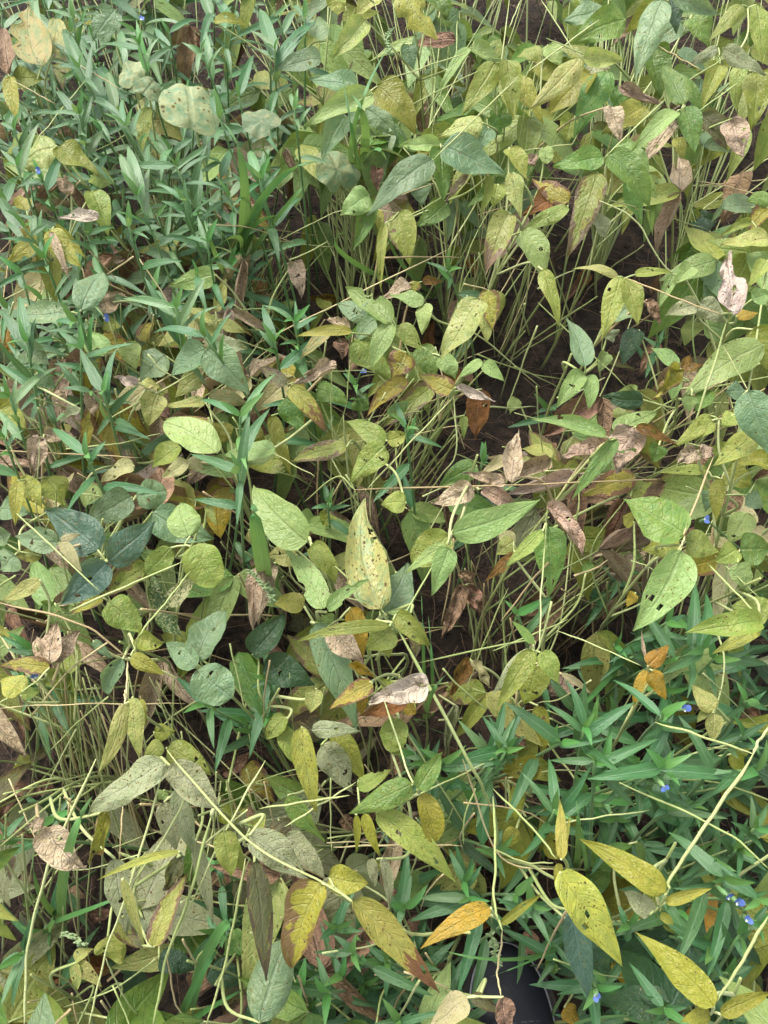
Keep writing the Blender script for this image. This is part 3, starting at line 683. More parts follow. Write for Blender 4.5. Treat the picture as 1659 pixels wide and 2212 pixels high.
# plants: where each one stands in the picture sheet and how it looks
PLANTS = [
 (70, 110, 'bean plant with one large yellow-blotched leaf and a browned leaf in the upper corner weeds'),
 (215, 60, 'bean plant with faded grey-green leaves deep among the upper dayflower shoots'),
 (120, 350, 'bean plant with paired olive-yellow leaves among dayflowers below the blotched leaf cluster'),
 (160, 500, 'bean plant with drooping yellow leaves under a cream folded dry leaf'),
 (440, 480, 'bean plant with curled tan dead leaves low beside the grass tuft'),
 (560, 120, 'bean plant with blurred blue-grey leaves beside the pale scalloped vine leaf'),
 (800, 210, 'bean plant with one pale long leaf beside an olive-yellow heart-shaped leaf'),
 (950, 50, 'bean plant with torn bright yellow leaf at the top edge above the grass seed head'),
 (960, 350, 'bean plant with broad blue-grey leaflets spreading like a star under a long stem'),
 (850, 500, 'bean plant with a dark-spotted yellow-green hanging leaf above bare brown litter'),
 (1080, 180, 'bean plant with two narrow yellow-green hanging leaves and a dark brown-holed yellow leaf'),
 (1210, 170, 'bean plant with a pale yellow slanted leaf and a folded cream-yellow leaflet'),
 (1400, 80, 'bean plant with a large bluish drooping leaf hanging from the top edge'),
 (1440, 270, 'bean plant with bright green spotted leaflets beside mauve-tan ageing leaflets'),
 (1610, 150, 'bean plant with olive-yellow hanging leaves against the upper side edge'),
 (1340, 390, 'bean plant with a glossy bright green long leaflet above the dark hollow'),
 (1190, 430, 'bean plant with rust-brown dying leaves and a green leaf turned tan at its tip'),
 (1600, 500, 'bean plant with pale spotted leaves and a browned hanging leaf beside the dark hollow'),
 (150, 640, 'bean plant with two upright grey-green oval leaves among dayflower shoots'),
 (470, 690, 'bean plant with narrow cream-yellow leaflets crossing dry straw stems'),
 (430, 790, 'bean plant with large smooth grey-green leaflets beside the straw-coloured stems'),
 (60, 850, 'bean plant with dull green leaves and yellow patches at the side edge'),
 (300, 860, 'bean plant with bleached pinkish leaf scraps and a mottled pale yellow leaf'),
 (420, 940, 'bean plant with one broad pale green oval leaf above cream leaflets'),
 (90, 1010, 'bean plant with pinkish-tan withered hanging leaves and yellow leaf pair'),
 (260, 1090, 'bean plant with a dark blue-green three-part leaf and a cream leaflet scrap'),
 (650, 850, 'bean plant with yellow leaf browned at its tip and a curled mauve dead leaf'),
 (830, 700, 'bean plant with pale green insect-bitten leaflets and a yellow-green leaflet in the middle'),
 (985, 690, 'bean plant with a pale yellow brown-spotted tapering leaf'),
 (970, 830, 'bean plant with curled cream and orange-brown leaves above bare soil'),
 (780, 970, 'bean plant with puckered yellow-green leaf pair on an upright stem'),
 (1350, 650, 'bean plant with two hanging speckled yellow-green leaves above the dark soil'),
 (1570, 640, 'bean plant with a bleached pink rolled leaf at its stem top'),
 (1260, 830, 'bean plant with a grey-green oval leaf over two small cupped leaflets'),
 (1240, 960, 'bean plant with long horizontal pale leaf and a withered tan leaf'),
 (1450, 830, 'bean plant with yellow and pink dying leaf above large pale leaf'),
 (1550, 950, 'bean plant with yellow-green leaf and shrivelled tan leaflets beside a big bluish leaf'),
 (440, 1170, 'bean plant with puckered bright yellow-green round leaflets'),
 (350, 1270, 'bean plant with green and white mosaic leaflets'),
 (290, 1380, 'bean plant with folded yellow-green leaflets over a long bent stem'),
 (460, 1440, 'bean plant with three smooth blue-green oval leaflets'),
 (110, 1380, 'bean plant with spotted brown dead leaflets above pale bare stems'),
 (270, 1570, 'bean plant with three long pale yellow leaflets hanging straight down'),
 (350, 1700, 'bean plant with large grey-white undersides hanging in a cluster'),
 (130, 1830, 'bean plant with crinkled pinkish dead leaf on a long bare stem'),
 (330, 1960, 'bean plant with pale tan leaves meeting at a point under yellow strip leaf'),
 (520, 1850, 'bean plant with a long dull brown-green hanging leaf and bright yellow-green leaf'),
 (180, 2110, 'bean plant with three small pale yellow leaflets near the soil'),
 (820, 1250, 'bean plant with the big blotched upright leaf and arching narrow leaflets'),
 (620, 1150, 'bean plant with a broad pale green leaf pointing up beside a grass blade'),
 (690, 1300, 'bean plant with two bitten pale green leaflets spread like wings'),
 (760, 1430, 'bean plant with long blue-green leaf and golden and brown dying leaves'),
 (620, 1420, 'bean plant with two dark green leaves in shade'),
 (870, 1500, 'bean plant with pinkish curled dead leaf over a rust-brown leaf'),
 (1020, 1170, 'bean plant with a bright green blade-like leaf pointing across the soil'),
 (1010, 1300, 'bean plant with crumpled dark brown dead leaves hanging over bare soil'),
 (1170, 1180, 'bean plant with a flat green leaf and a pinkish withered leaf beside it'),
 (1110, 1470, 'bean plant with narrow pale leaflets spreading over dayflower shoots'),
 (1450, 1200, 'bean plant with a notched pale leaf and three broad green leaflets'),
 (1400, 1440, 'bean plant with small orange-yellow speckled leaflets among dayflowers'),
 (1610, 1320, 'bean plant with an oval yellow-green leaf against the side edge'),
 (1540, 1540, 'bean plant with tiny pale yellow leaflets above the dayflower bed'),
 (700, 1680, 'bean plant with long yellow spotted hanging leaf and grey undersides'),
 (850, 1740, 'bean plant with a long narrow yellow-green leaf below two dark green leaflets'),
 (720, 1960, 'bean plant with yellow brown-edged leaf beside a long browning leaf'),
 (1010, 2020, 'bean plant with a golden sagging boat-shaped leaf'),
 (560, 2130, 'bean plant with one large smooth green oval leaf near the bottom edge'),
 (1030, 2190, 'bean plant with cream and brown withered leaflets over the black shoe'),
 (1260, 1950, 'bean plant with a big yellow brown-spotted leaf and a narrow upright leaf'),
 (1420, 1880, 'bean plant with olive-yellow leaf on a thick bent stalk above dayflowers'),
 (1480, 2120, 'bean plant with long olive-yellow leaf pointing up near the bottom corner'),
 (1260, 2090, 'bean plant with dark green leaf hanging beside the shoe'),
 (1120, 1690, 'bean plant with puckered olive-yellow leaves beneath the dayflower rosettes'),
]

STEMS = """
855 1350 5.0 1010 1640 4.4 1055 1730 3.8 1075 1812 3.2 1062 1985 2.2 1072 2085 1.2 r24
665 1165 4.8 840 1335 4.9 r15 ; 975 1155 5.2 862 1345 5.0 r13 ; 765 1058 4.0 1180 1045 4.1 1420 1035 4.3 r16 ; 791 1059 4.1 980 857 4.4 r15
980 857 4.3 984 980 3.8 934 1052 3.2 902 1134 2.2 r15 ; 984 980 3.9 1100 1025 3.0 r12 ; 748 873 4.0 716 988 3.0 718 1110 2.0 r14 ; 742 898 4.2 752 1020 3.2 764 1115 2.2 r20 ; 762 720 4.0 748 873 3.4 r15
765 1058 4.0 728 1030 4.0 655 1085 3.4 r16 ; 765 1062 3.9 770 1170 2.6 755 1260 1.4 r20
0 973 4.0 304 989 4.0 r14 ; 200 787 4.2 315 1005 2.8 r13 ; 236 905 4.0 451 787 4.0 r18 ; 280 890 3.9 470 770 3.8 r12 ; 536 700 2.8 594 733 2.6 r14 ; 405 880 3.6 600 755 2.4 r13 ; 420 890 3.4 596 740 2.4 r12 ; 470 860 3.0 590 700 2.2 r12
0 1302 4.6 172 1347 4.5 276 1420 4.2 r17 ; 150 1320 4.6 397 1212 4.6 r18 ; 36 1109 4.6 218 1280 4.5 r15 ; 297 1377 4.9 412 1234 4.8 r15 ; 276 1420 4.2 385 1465 3.8 r20 ; 290 1420 4.6 297 1377 4.9 r13 ; 276 1428 4.1 272 1520 4.7 r16
120 1050 4.5 130 1170 3.6 160 1300 2.4 220 1420 1.0 r14 ; 85 950 4.4 80 1100 3.6 95 1160 3.0 r13
207 1640 4.8 107 1865 4.2 61 2048 3.6 52 2225 3.2 r22 ; 358 1647 4.9 283 1904 4.4 229 2058 4.0 190 2225 3.6 r17 ; 422 1661 4.8 380 1768 4.5 297 1894 4.2 285 1920 4.0 r16 ; 361 1621 5.0 530 1811 5.0 701 1908 5.1 760 1947 5.1 r17
458 1758 4.8 408 1940 4.3 361 2065 3.9 329 2225 3.5 r23 ; 573 1643 4.6 490 1790 4.6 372 2037 4.0 r15 ; 530 1854 4.8 494 2048 4.2 444 2225 3.8 r18 ; 361 2065 3.8 378 2160 3.2 410 2225 2.8 r14 ; 229 2070 3.8 260 2140 3.2 310 2210 2.4 r14
152 1500 3.0 153 1760 1.4 155 1850 0.6 r12 ; 133 1560 2.6 136 1730 1.2 r11 ; 265 1740 4.2 258 1855 4.4 r13 ; 120 1390 3.4 140 1540 2.4 165 1700 1.2 r12 ; 128 1390 3.4 170 1620 1.8 200 1720 0.6 r14 ; 160 1440 2.2 210 1600 1.0 235 1660 0.3 r13
0 1530 3.6 150 1522 3.8 400 1520 3.6 r11 ; 270 1520 4.7 270 1490 4.6 r14
1627 1629 5.3 1527 1779 5.2 1452 1890 5.1 1444 1922 5.1 r23 ; 1444 1922 5.1 1425 1970 5.0 r14 ; 1337 1690 4.2 1559 1793 4.2 1665 1880 4.2 r17 ; 1065 1704 4.2 1151 1790 4.8 1201 1854 5.1 r15 ; 1065 1833 3.8 1130 1862 4.4 1195 1864 4.9 r13
1065 1720 4.0 1070 1830 4.4 1068 1950 4.8 1085 2010 5.0 r18 ; 1085 2010 4.8 1075 2100 4.5 1082 2150 4.6 r13 ; 1659 1980 5.3 1548 2166 5.2 r20 ; 1187 1781 3.6 1402 1750 3.6 r14 ; 1415 1560 4.4 1540 1598 4.8 1627 1629 5.3 r19 ; 1627 1629 5.3 1640 1600 5.2 1670 1560 5.0 r20
615 1786 4.2 769 1690 4.3 r15 ; 561 1747 4.4 755 1718 4.5 r16 ; 826 1502 4.6 884 1674 4.6 895 1690 5.0 r15 ; 837 1510 4.4 916 1642 4.0 1010 1790 3.0 r15 ; 720 1830 3.8 880 1825 3.6 1000 1828 3.4 r14 ; 895 1690 5.0 908 1715 5.0 r12
898 1433 4.0 1134 1384 4.4 1150 1405 4.6 r15 ; 1098 1270 3.2 1040 1400 2.8 987 1560 2.2 r13 ; 1181 1127 4.6 1170 1270 4.4 1165 1402 4.5 r14 ; 1250 1080 3.8 1230 1260 3.0 r12 ; 1065 1406 4.2 1226 1338 4.2 r16 ; 1205 1363 3.8 1300 1400 3.9 1384 1438 4.1 r13
1197 1309 1.6 1290 1220 2.2 1384 1152 3.0 r20 ; 1180 1360 1.2 1300 1250 1.8 1390 1150 2.4 r16 ; 1158 1356 2.0 1323 1227 2.6 r15 ; 1230 1330 1.0 1320 1180 1.8 1400 1130 2.4 r18 ; 1110 1450 0.8 1240 1330 1.4 1330 1270 2.0 r18 ; 1330 1230 2.8 1345 1340 1.6 1330 1420 0.6 r18
1541 988 5.0 1484 1134 5.2 1477 1159 5.2 r17 ; 1527 1216 4.8 1645 1338 5.1 r17 ; 1570 694 5.2 1509 891 4.6 1450 1040 3.8 r20 ; 1563 748 4.8 1616 844 4.9 r14 ; 1480 1160 5.2 1465 1190 5.4 r12 ; 1545 1200 4.2 1640 1290 4.3 r13
1351 601 5.0 1566 683 5.2 r15 ; 1162 653 4.4 1358 841 3.8 r14 ; 1264 837 4.7 1220 930 4.0 1176 1034 3.0 r14 ; 1301 735 4.8 1296 820 3.8 r12 ; 1134 715 3.2 1085 780 1.0 1070 810 0.1 r30 ; 1183 630 3.6 1110 740 1.6 1080 790 0.1 r26 ; 1133 658 3.4 1095 740 1.4 1075 780 0.2 r24 ; 1290 640 4.0 1150 735 1.6 1090 785 0.2 r20
1165 480 4.2 1120 640 2.6 1080 770 0.4 r22 ; 1150 560 3.2 1090 720 1.2 r20 ; 1230 700 2.6 1130 760 1.2 1085 795 0.1 r18
1595 179 5.1 1509 240 5.0 r16 ; 1437 215 5.1 1308 337 4.9 r18 ; 1294 43 5.2 1137 158 4.8 r16 ; 1169 0 5.2 1240 111 5.0 r16 ; 1180 82 5.1 1326 147 4.9 r15 ; 1512 150 5.0 1423 100 5.0 r13 ; 1566 125 4.9 1484 175 4.8 r13
1294 433 4.8 1369 473 4.6 1423 558 4.2 1460 600 4.0 r17 ; 1291 426 4.7 1400 455 3.8 1534 498 2.4 r15 ; 1505 390 3.8 1580 405 3.9 1665 428 4.0 r15 ; 1516 315 4.4 1490 420 3.2 1459 540 1.6 r20 ; 1537 315 4.2 1500 430 2.8 1470 515 1.6 r16 ; 1220 430 4.4 1175 500 3.4 1130 620 2.0 r16
1222 265 4.4 1158 376 3.4 r14 ; 1135 230 4.6 1105 420 3.2 1095 590 2.0 r18 ; 1160 200 4.4 1128 330 3.4 r14 ; 1240 310 4.4 1100 330 4.2 r14 ; 1185 290 3.8 1125 420 2.8 1090 560 1.6 r16 ; 1250 370 3.8 1170 520 2.4 1110 700 0.6 r18 ; 1060 300 4.0 1040 520 2.4 1020 640 1.4 r14 ; 985 430 3.8 995 600 2.0 r15 ; 1030 420 3.6 1040 600 1.8 r14
1120 165 5.1 934 347 4.9 r16 ; 1016 111 5.0 819 179 4.8 r15 ; 930 82 4.6 937 279 3.6 r14 ; 966 540 4.0 700 670 3.6 540 751 3.0 r15 ; 1040 150 4.8 880 230 4.4 r14 ; 1100 0 4.8 1080 160 4.2 1065 280 3.4 r16 ; 1125 0 5.0 1100 60 4.8 r16 ; 905 400 4.2 1000 360 4.4 r13 ; 880 470 4.2 1000 400 4.0 r13 ; 600 520 2.6 740 455 3.4 870 460 4.0 r13
172 140 4.5 261 193 4.4 r14 ; 30 175 4.4 120 225 4.2 r14 ; 186 172 4.5 72 311 4.2 r14 ; 303 275 4.0 193 333 3.8 r14 ; 120 270 4.0 210 400 3.0 r12 ; 200 260 4.2 330 265 4.0 r12
540 640 2.4 560 740 1.4 r12 ; 545 620 2.2 580 780 1.0 r12 ; 640 560 2.0 560 720 1.0 r11 ; 720 520 2.4 600 650 1.6 540 690 1.2 r12 ; 1000 1640 4.2 1080 1850 3.4 1210 1880 3.4 r14 ; 1018 1210 2.8 1030 1400 1.2 r10
900 860 2.4 800 1000 1.0 r13 ; 860 850 2.6 780 960 1.2 r12 ; 1000 900 2.2 880 1080 0.6 r14 ; 680 980 3.0 860 930 2.8 r12 ; 560 960 3.2 680 1030 3.6 r12 ; 640 900 3.4 740 1010 2.6 r12
"""

# dayflower shoots: centre, level, then leaf tips (+ width)
DAY = {
'A': "830 1180 4.6 720 920; 770 870; 900 1000 ; 700 1270 | 1060 1000 4.7 730 1000; 1280 930; 1350 1140; 870 1150; 1250 860 | 1110 1215 4.6 940 1110; 970 1210; 1300 1180; 1310 1290; 1110 1080 | 1570 1100 4.6 1400 1250; 1590 900; 1650 1050; 1390 1030 | 760 760 4.6 740 590; 850 650; 660 660; 890 800 | 480 410 4.7 340 400; 600 560; 560 250; 380 160 | 440 110 4.7 270 60; 570 100; 380 180; 520 30 | 840 270 4.7 720 240; 900 340; 960 220; 820 120 | 1220 320 4.6 1190 450; 1090 250; 1350 270; 1240 180 | 780 1370 4.7 700 1280; 900 1440; 860 1380 | 1250 1460 4.6 1120 1430; 1190 1300; 1440 1640; 1340 1520 | 1330 720 4.8 1280 580; 1290 880; 1400 840 | 480 690 4.5 290 680; 330 540; 560 570; 520 820 | 100 1000 4.6 0 900; 230 740; 260 1010; 30 1090 | 260 1090 4.5 100 1130; 380 900; 300 1240; 180 1180 | 150 1380 4.6 0 1180; 300 1350; 0 1440; 250 1260 | 530 1420 4.4 700 1370; 590 1560; 400 1440 | 270 1560 4.4 240 1450; 290 1640; 150 1640 | 80 780 4.6 0 740; 60 690; 200 720",
'B': "150 300 4.8 0 180; 60 40; 400 120; 330 180; 180 420 | 330 110 4.7 250 40; 420 60; 300 220 | 60 1080 4.7 0 900; 190 1010; 110 880 | 270 660 4.7 250 560; 300 780; 370 640",
'D': "165 560 4.9 115 270; 0 360; 215 400; 275 740; -40 520 | 460 440 4.7 330 430; 270 490; 470 350; 560 380 | 490 600 4.6 345 480; 810 560; 620 640; 480 700 | 620 860 4.8 480 590; 700 590; 650 680; 840 810; 640 830 | 1060 350 4.8 740 290; 830 270; 1240 160; 1330 330; 870 160; 1040 250 | 1240 530 4.8 920 490; 1400 370; 1220 440; 1350 500 | 1450 1000 5.0 1200 900; 1660 740; 1490 1330 | 1450 1340 5.0 1150 1230; 1430 1660; 1510 950; 1380 1450 | 520 1240 4.8 310 1070; 640 1150; 560 1280; 400 1580 | 60 880 4.7 0 820; 350 700; 100 760; 30 1000 | 1660 560 4.4 1580 330; 1560 480; 1600 600 | 30 1150 4.4 50 1000; 150 1080; 0 1240",
'E': "265 430 4.2 70 330; 410 400; 270 300; 180 570; 290 600 | 940 1080 4.0 880 910; 1170 1195; 1000 1000 | 470 1530 3.6 440 1390; 370 1560; 610 1540 | 1200 130 3.4 1060 70; 1190 240; 1130 110 | 330 740 3.6 245 590; 400 700 | 640 820 3.0 560 740; 700 900; 760 800; 600 900 | 1400 1280 3.0 1400 1150; 1440 1230; 1380 1300",
'F': "330 960 1.8 250 990; 450 900 | 1000 560 2.0 960 640; 1030 480; 900 520",
'G': "1240 1240 3.4 1060 1065; 1290 1500; 1230 1200 | 1500 1360 2.6 1295 1300; 1620 1220; 1550 1280; 1400 1380 | 1610 1090 3.4 1600 1290; 1640 1000; 1560 1130 | 190 900 3.4 0 820; 40 900; 200 880 ; 130 860 | 130 1100 3.0 190 1080; 60 1030; 130 1290",
'H': "1530 1500 3.8 1400 1300; 1600 1310; 1660 1240; 1260 1330; 1440 1650; 1620 1540 | 1160 1580 3.6 1010 1659; 1530 1580; 960 1400 | 110 1090 3.2 0 1140; 80 1280; 140 1010 ; 20 1200 | 1000 1560 3.0 940 1470; 1100 1540 ; 1020 1500 | 100 1300 2.8 0 1250; 80 1200; 180 1300",
'I': "550 1370 4.2 438 1080; 312 1222; 860 1218; 780 1655; 705 1285; 555 1090; 640 1180 | 410 1465 4.0 70 1218; 700 1440; 390 1350 | 80 1510 3.9 0 1370; 140 1315; 0 1600; 70 1620 | 1015 1310 4.3 725 1080; 1120 1210; 920 1435; 1270 1400 | 610 1575 4.1 340 1570; 1000 1440; 740 1560; 500 1640; 720 1350 | 1020 1620 4.2 660 1640; 1100 1500; 1440 1640; 990 1520 | 1050 740 3.2 1000 1060; 1160 690; 850 850; 1000 620 | 1270 900 3.8 1000 1060; 1290 550; 1220 490; 1180 1190; 1390 820 | 1330 960 3.2 1660 990; 1570 900; 1350 1180 | 1530 1210 3.8 1660 1270; 1390 1310; 1650 1150; 1520 1080 | 150 690 3.6 365 580; 130 720 | 1040 1150 3.2 980 1080; 1110 1100; 830 1130 | 1500 1420 3.6 1300 1480; 1660 1340; 1650 1500; 1480 1560 | 980 830 2.8 880 860; 1100 800; 1000 920 | 740 880 2.4 640 850; 820 950; 720 1000; 900 900",
'L': "375 365 4.3 335 50; 175 140; 590 115; 172 652; 480 230; 360 500 | 1030 110 4.4 570 182; 1475 172; 1060 300; 980 20; 920 230 | 880 80 3.6 790 165; 720 180; 880 450; 620 20 | 1050 360 3.6 970 415; 1420 420; 1080 170; 930 260; 1300 300 | 1390 780 4.3 1055 495; 1580 900; 1080 840; 1340 670; 1520 980 | 1600 910 4.2 1340 675; 1525 935; 1659 860; 1520 780 | 1480 600 3.6 1470 780; 1440 470; 1659 740; 1330 500; 1540 420 | 1580 480 3.8 1660 330; 1560 280; 1440 440; 1640 620 | 1270 650 3.0 890 600; 1120 800; 1080 590; 1350 560 | 1330 1210 3.4 1110 1130; 1240 1290; 1400 1420; 1330 1060 | 1490 1120 3.8 1430 900; 1530 1290; 1560 1090; 1380 1040 | 1030 1570 3.4 825 1290; 1170 1560; 1140 1659; 900 1480 | 620 1440 3.4 810 1415; 640 1500 ; 560 1390 | 240 940 3.6 90 1010; 350 1190; 20 900; 200 1060 | 560 260 3.2 480 330; 610 400; 500 180; 690 350 | 740 420 2.6 680 600; 820 330; 640 380 | 1100 980 2.8 1000 930; 1250 1100; 1180 900; 1100 1160 | 1200 350 3.0 1120 250; 1330 240; 1250 480 | 1620 1050 3.2 1520 1090; 1660 940 ; 1640 1180 | 820 1060 2.8 810 1160; 760 940; 900 980 | 1420 1350 2.8 1560 1310; 1400 1460; 1300 1320 | 860 1600 2.4 740 1550; 900 1500; 960 1659 | 1590 130 4.0 1510 120; 1660 90; 1290 300",
'K': "1540 0 3.6 1170 90; 1659 -80; 1420 190; 1500 -90 | 1320 900 3.6 1010 900; 960 1040; 1280 960 | 930 960 3.6 975 755; 900 1060; 830 850; 850 1010 | 520 1080 3.4 590 850; 420 1150; 680 1100; 560 1010 | 620 1230 3.6 380 1225; 500 1120; 700 1280 | 550 1370 3.0 510 1250; 540 1400; 470 1170; 570 1180 | 830 1280 2.8 700 1160; 820 1500; 880 1230; 600 1280 | 470 1470 3.2 400 1240; 430 1330 | 900 1640 3.0 750 1659; 1160 1580; 980 1590 | 300 1440 2.8 330 1640; 250 1540; 200 1560; 290 1400 | 1290 800 2.8 1200 600; 1340 640; 1400 700; 1240 560 | 1200 200 3.2 1060 180; 1340 240; 1100 60; 1260 130 | 1500 620 3.2 1640 640; 1520 480; 1540 780 | 1060 60 3.4 940 50; 1130 10; 1000 120 | 640 1110 2.6 560 1080; 690 1150; 640 1000 | 1340 300 3.0 1290 460; 1380 420; 1180 140 | 690 1420 2.4 640 1330; 760 1380; 800 1440 | 1600 880 3.0 1500 930; 1659 940; 1659 820 | 350 1560 2.6 250 1659; 420 1600; 330 1500",
'J': "130 1240 3.4 0 1300; 0 1560; 230 960; 150 1140 | 20 540 3.0 160 390; 0 440; 0 570 | 290 1100 2.0 270 1060; 310 1320; 250 1200 | 330 410 2.4 290 420; 460 260; 420 430 | 1300 700 2.6 1350 790; 1240 650 | 80 1490 2.0 0 1440; 170 1400; 150 1550 | 1300 1100 2.6 1250 1000; 1400 1080; 1340 1200",
}

FLOWERS = [(1435, 1700, 4.3), (1574, 1938, 4.3), (1594, 1950, 4.3), (1615, 1988, 4.1), (1480, 1532, 4.3), (1524, 1122, 4.0), (785, 800, 3.4), (76, 1462, 3.6), (80, 368, 4.6), (228, 687, 4.2),
           (306, 41, 4.4), (1287, 2152, 3.4)]

# round blotched vine leaves: centre, radius, level, stalk direction (deg in sheet)
ROUND = [(412, 232, 60, 4.7, 75), (284, 158, 30, 4.2, 70), (320, 190, 28, 4.3, 110), (565, 262, 38, 4.1, 40), (728, 366, 44, 3.6, 60)]

GRASS = [  # tuft base and blades: base x y, then blades (mid, tip, level, width)
 ((505, 610), 'tall grass tuft with long arching blades beside curled dead leaves', [
   ((530, 420), (478, 262), 4.8, 16), ((560, 440), (690, 350), 4.6, 12), ((575, 400), (540, 330), 4.2, 9), ((520, 520), (455, 545), 3.6, 9), ((600, 470), (670, 395), 4.2, 8), ((470, 560), (440, 470), 3.8, 8), ((545, 470), (600, 430), 4.0, 8), ((535, 500), (640, 470), 3.6, 8), ((500, 540), (470, 500), 3.2, 7)]),
 ((590, 1290), 'single broad grass blade standing beside the broad pale green leaf', [((562, 1180), (548, 1088), 5.0, 26), ((596, 1240), (588, 1200), 2.6, 8)]),
 ((390, 2235), 'broad dark grass blades bending up at the bottom edge', [((450, 2060), (520, 1990), 3.6, 22), ((410, 2150), (500, 2010), 3.0, 12), ((420, 2200), (560, 2120), 2.0, 10)]),
 ((130, 2000), 'pale grass blades kinked among bare stems at the lower side', [((140, 1880), (200, 1720), 4.2, 18), ((150, 1980), (330, 1910), 3.0, 9), ((90, 1940), (70, 1840), 2.4, 9)]),
 ((780, 380), 'upright grass blades under the star of blue-grey leaflets', [((790, 290), (760, 205), 4.6, 14), ((800, 330), (835, 345), 4.6, 10), ((770, 330), (740, 170), 4.3, 8), ((760, 300), (840, 100), 4.6, 8)]),
 ((930, 1560), 'thin grass blades rising past the pinkish dead leaf', [((925, 1520), (960, 1460), 4.2, 9), ((915, 1440), (910, 1280), 3.0, 6), ((900, 1560), (1000, 1600), 2.6, 6), ((935, 1480), (925, 1330), 2.6, 6)]),
 ((1230, 2030), 'thin grass blades crossing over the black shoe', [((1130, 2070), (930, 2045), 2.6, 6), ((1180, 2060), (1060, 2110), 2.2, 4), ((1240, 2000), (1290, 1960), 2.4, 6)]),
 ((1255, 1890), 'narrow upright grass blade between olive leaves and dayflowers', [((1250, 1820), (1245, 1730), 3.8, 10), ((1262, 1840), (1248, 1750), 3.4, 7)]),
 ((1360, 1400), 'long grass blades lying among dayflowers at the middle of the side bed', [((1300, 1480), (1240, 1540), 2.4, 9), ((1420, 1340), (1440, 1300), 3.2, 10), ((1330, 1410), (1310, 1330), 2.4, 7), ((1420, 1430), (1500, 1390), 3.2, 9)]),
 ((940, 640), 'sparse grass blades in the brown litter', [((860, 560), (840, 480), 3.0, 7), ((755, 560), (752, 500), 3.0, 8), ((960, 600), (1000, 560), 2.4, 6)]),
]
SEEDHEADS = [((590, 1295), [(588, 1280), (560, 1255), (540, 1235)], 3.8, 'pale grass seed head drooping beside the broad pale leaf'),
             ((590, 1330), [(590, 1300), (585, 1278), (575, 1265)], 3.8, 'short pale grass seed head hanging by the single broad blade'),
             ((835, 200), [(845, 120), (835, 85), (848, 65)], 4.8, 'pale grass seed head standing near the top middle'),
             ((200, 2050), [(180, 2040), (160, 2025), (140, 2015)], 3.4, 'small green seed head above the three small pale leaflets'),
             ((1070, 2100), [(1075, 2080), (1068, 2050), (1060, 2020)], 2.8, 'thin green seed spike beside the shoe toe')]

# ---------------------------------------------------------------- plain-words place finder for labels
LANDMARKS = [
 (410, 232, 'the big round blotched leaf'), (85, 85, 'the yellow-blotched leaf cluster'), (165, 458, 'the cream folded dry leaf'), (150, 530, 'the drooping yellow leaf pair'),
 (720, 365, 'the round leaf with a yellow patch'), (575, 250, 'the pale scalloped leaf'), (195, 645, 'the two grey-green oval leaves'), (485, 780, 'the smooth grey-green leaflets'),
 (420, 945, 'the broad pale oval leaf'), (270, 1140, 'the dark blue-green three-part leaf'), (445, 1220, 'the puckered yellow-green round leaf'), (360, 1290, 'the green and white mosaic leaf'),
 (460, 1430, 'the three blue-green oval leaflets'), (265, 1600, 'the hanging pale yellow leaflets'), (290, 1690, 'the grey-white leaf undersides'), (120, 1385, 'the spotted brown dead leaf'),
 (655, 1990, 'the yellow leaf with brown edges'), (1010, 2020, 'the golden boat-shaped leaf'), (1275, 1980, 'the big yellow spotted leaf'), (1130, 2130, 'the black shoe'),
 (815, 1190, 'the big blotched upright leaf'), (1430, 1260, 'the notched pale leaf'), (1090, 1120, 'the bright green blade-like leaf'), (1140, 790, 'the bare dark soil'),
 (1585, 620, 'the bleached pink rolled leaf'), (995, 700, 'the pale yellow spotted leaf'), (860, 1470, 'the pinkish curled dead leaf'), (1350, 650, 'the two hanging yellow-green leaves'),
 (580, 430, 'the arching grass blades'), (950, 360, 'the star of blue-grey leaflets'), (1435, 1700, 'the lone blue flower'), (1590, 1945, 'the blue flower pair'), (1350, 1880, 'the long olive-yellow leaf'),
 (1430, 1420, 'the orange-yellow speckled leaflets'), (610, 1430, 'the shaded dark green leaves'), (890, 1820, 'the long narrow yellow-green leaf'), (1480, 2070, 'the olive leaf near the corner'),
 (560, 2140, 'the smooth green oval leaf'), (1000, 1300, 'the crumpled dark brown leaves'), (660, 860, 'the yellow leaf with a brown tip'), (1260, 720, 'the grey-green oval leaf'),
 (1540, 1560, 'the tiny pale yellow leaflets'), (1120, 1620, 'the olive-yellow puckered leaf'), (170, 2130, 'the three small pale leaflets'), (60, 1990, 'the lowest bare stem'), (1210, 1180, 'the flat green leaf'),
]
_places = {}


def place_label(kind_text, x, y):
    """queue a label; ordinals are given once all are known"""
    lx, ly, nm = min(LANDMARKS, key=lambda l: (l[0] - x) ** 2 + (l[1] - y) ** 2)
    dx, dy = x - lx, y - ly
    if abs(dx) > abs(dy):
        w = 'left of' if dx < 0 else 'right of'
    else:
        w = 'above' if dy < 0 else 'below'
    return (kind_text, w, nm, math.hypot(dx, dy))


def queue_label(o, kind_text, x, y):
    k, w, nm, d = place_label(kind_text, x, y)
    _places.setdefault((k, w, nm), []).append((d, o))


ORD = ['nearest', 'second nearest', 'third nearest', 'fourth nearest', 'fifth nearest', 'sixth nearest', 'seventh nearest', 'eighth nearest', 'ninth nearest', 'tenth nearest', 'eleventh nearest', 'twelfth nearest', 'thirteenth nearest', 'fourteenth nearest', 'fifteenth nearest', 'sixteenth nearest', 'seventeenth nearest', 'eighteenth nearest']


def write_labels():
    for (k, w, nm), rows in _places.items():
        rows.sort(key=lambda r: r[0])
        for i, (d, o) in enumerate(rows):
            if len(rows) == 1:
                o['label'] = f'{k} {w} {nm}'
            else:
                o['label'] = f'{ORD[min(i, 17)]} {k} {w} {nm}'


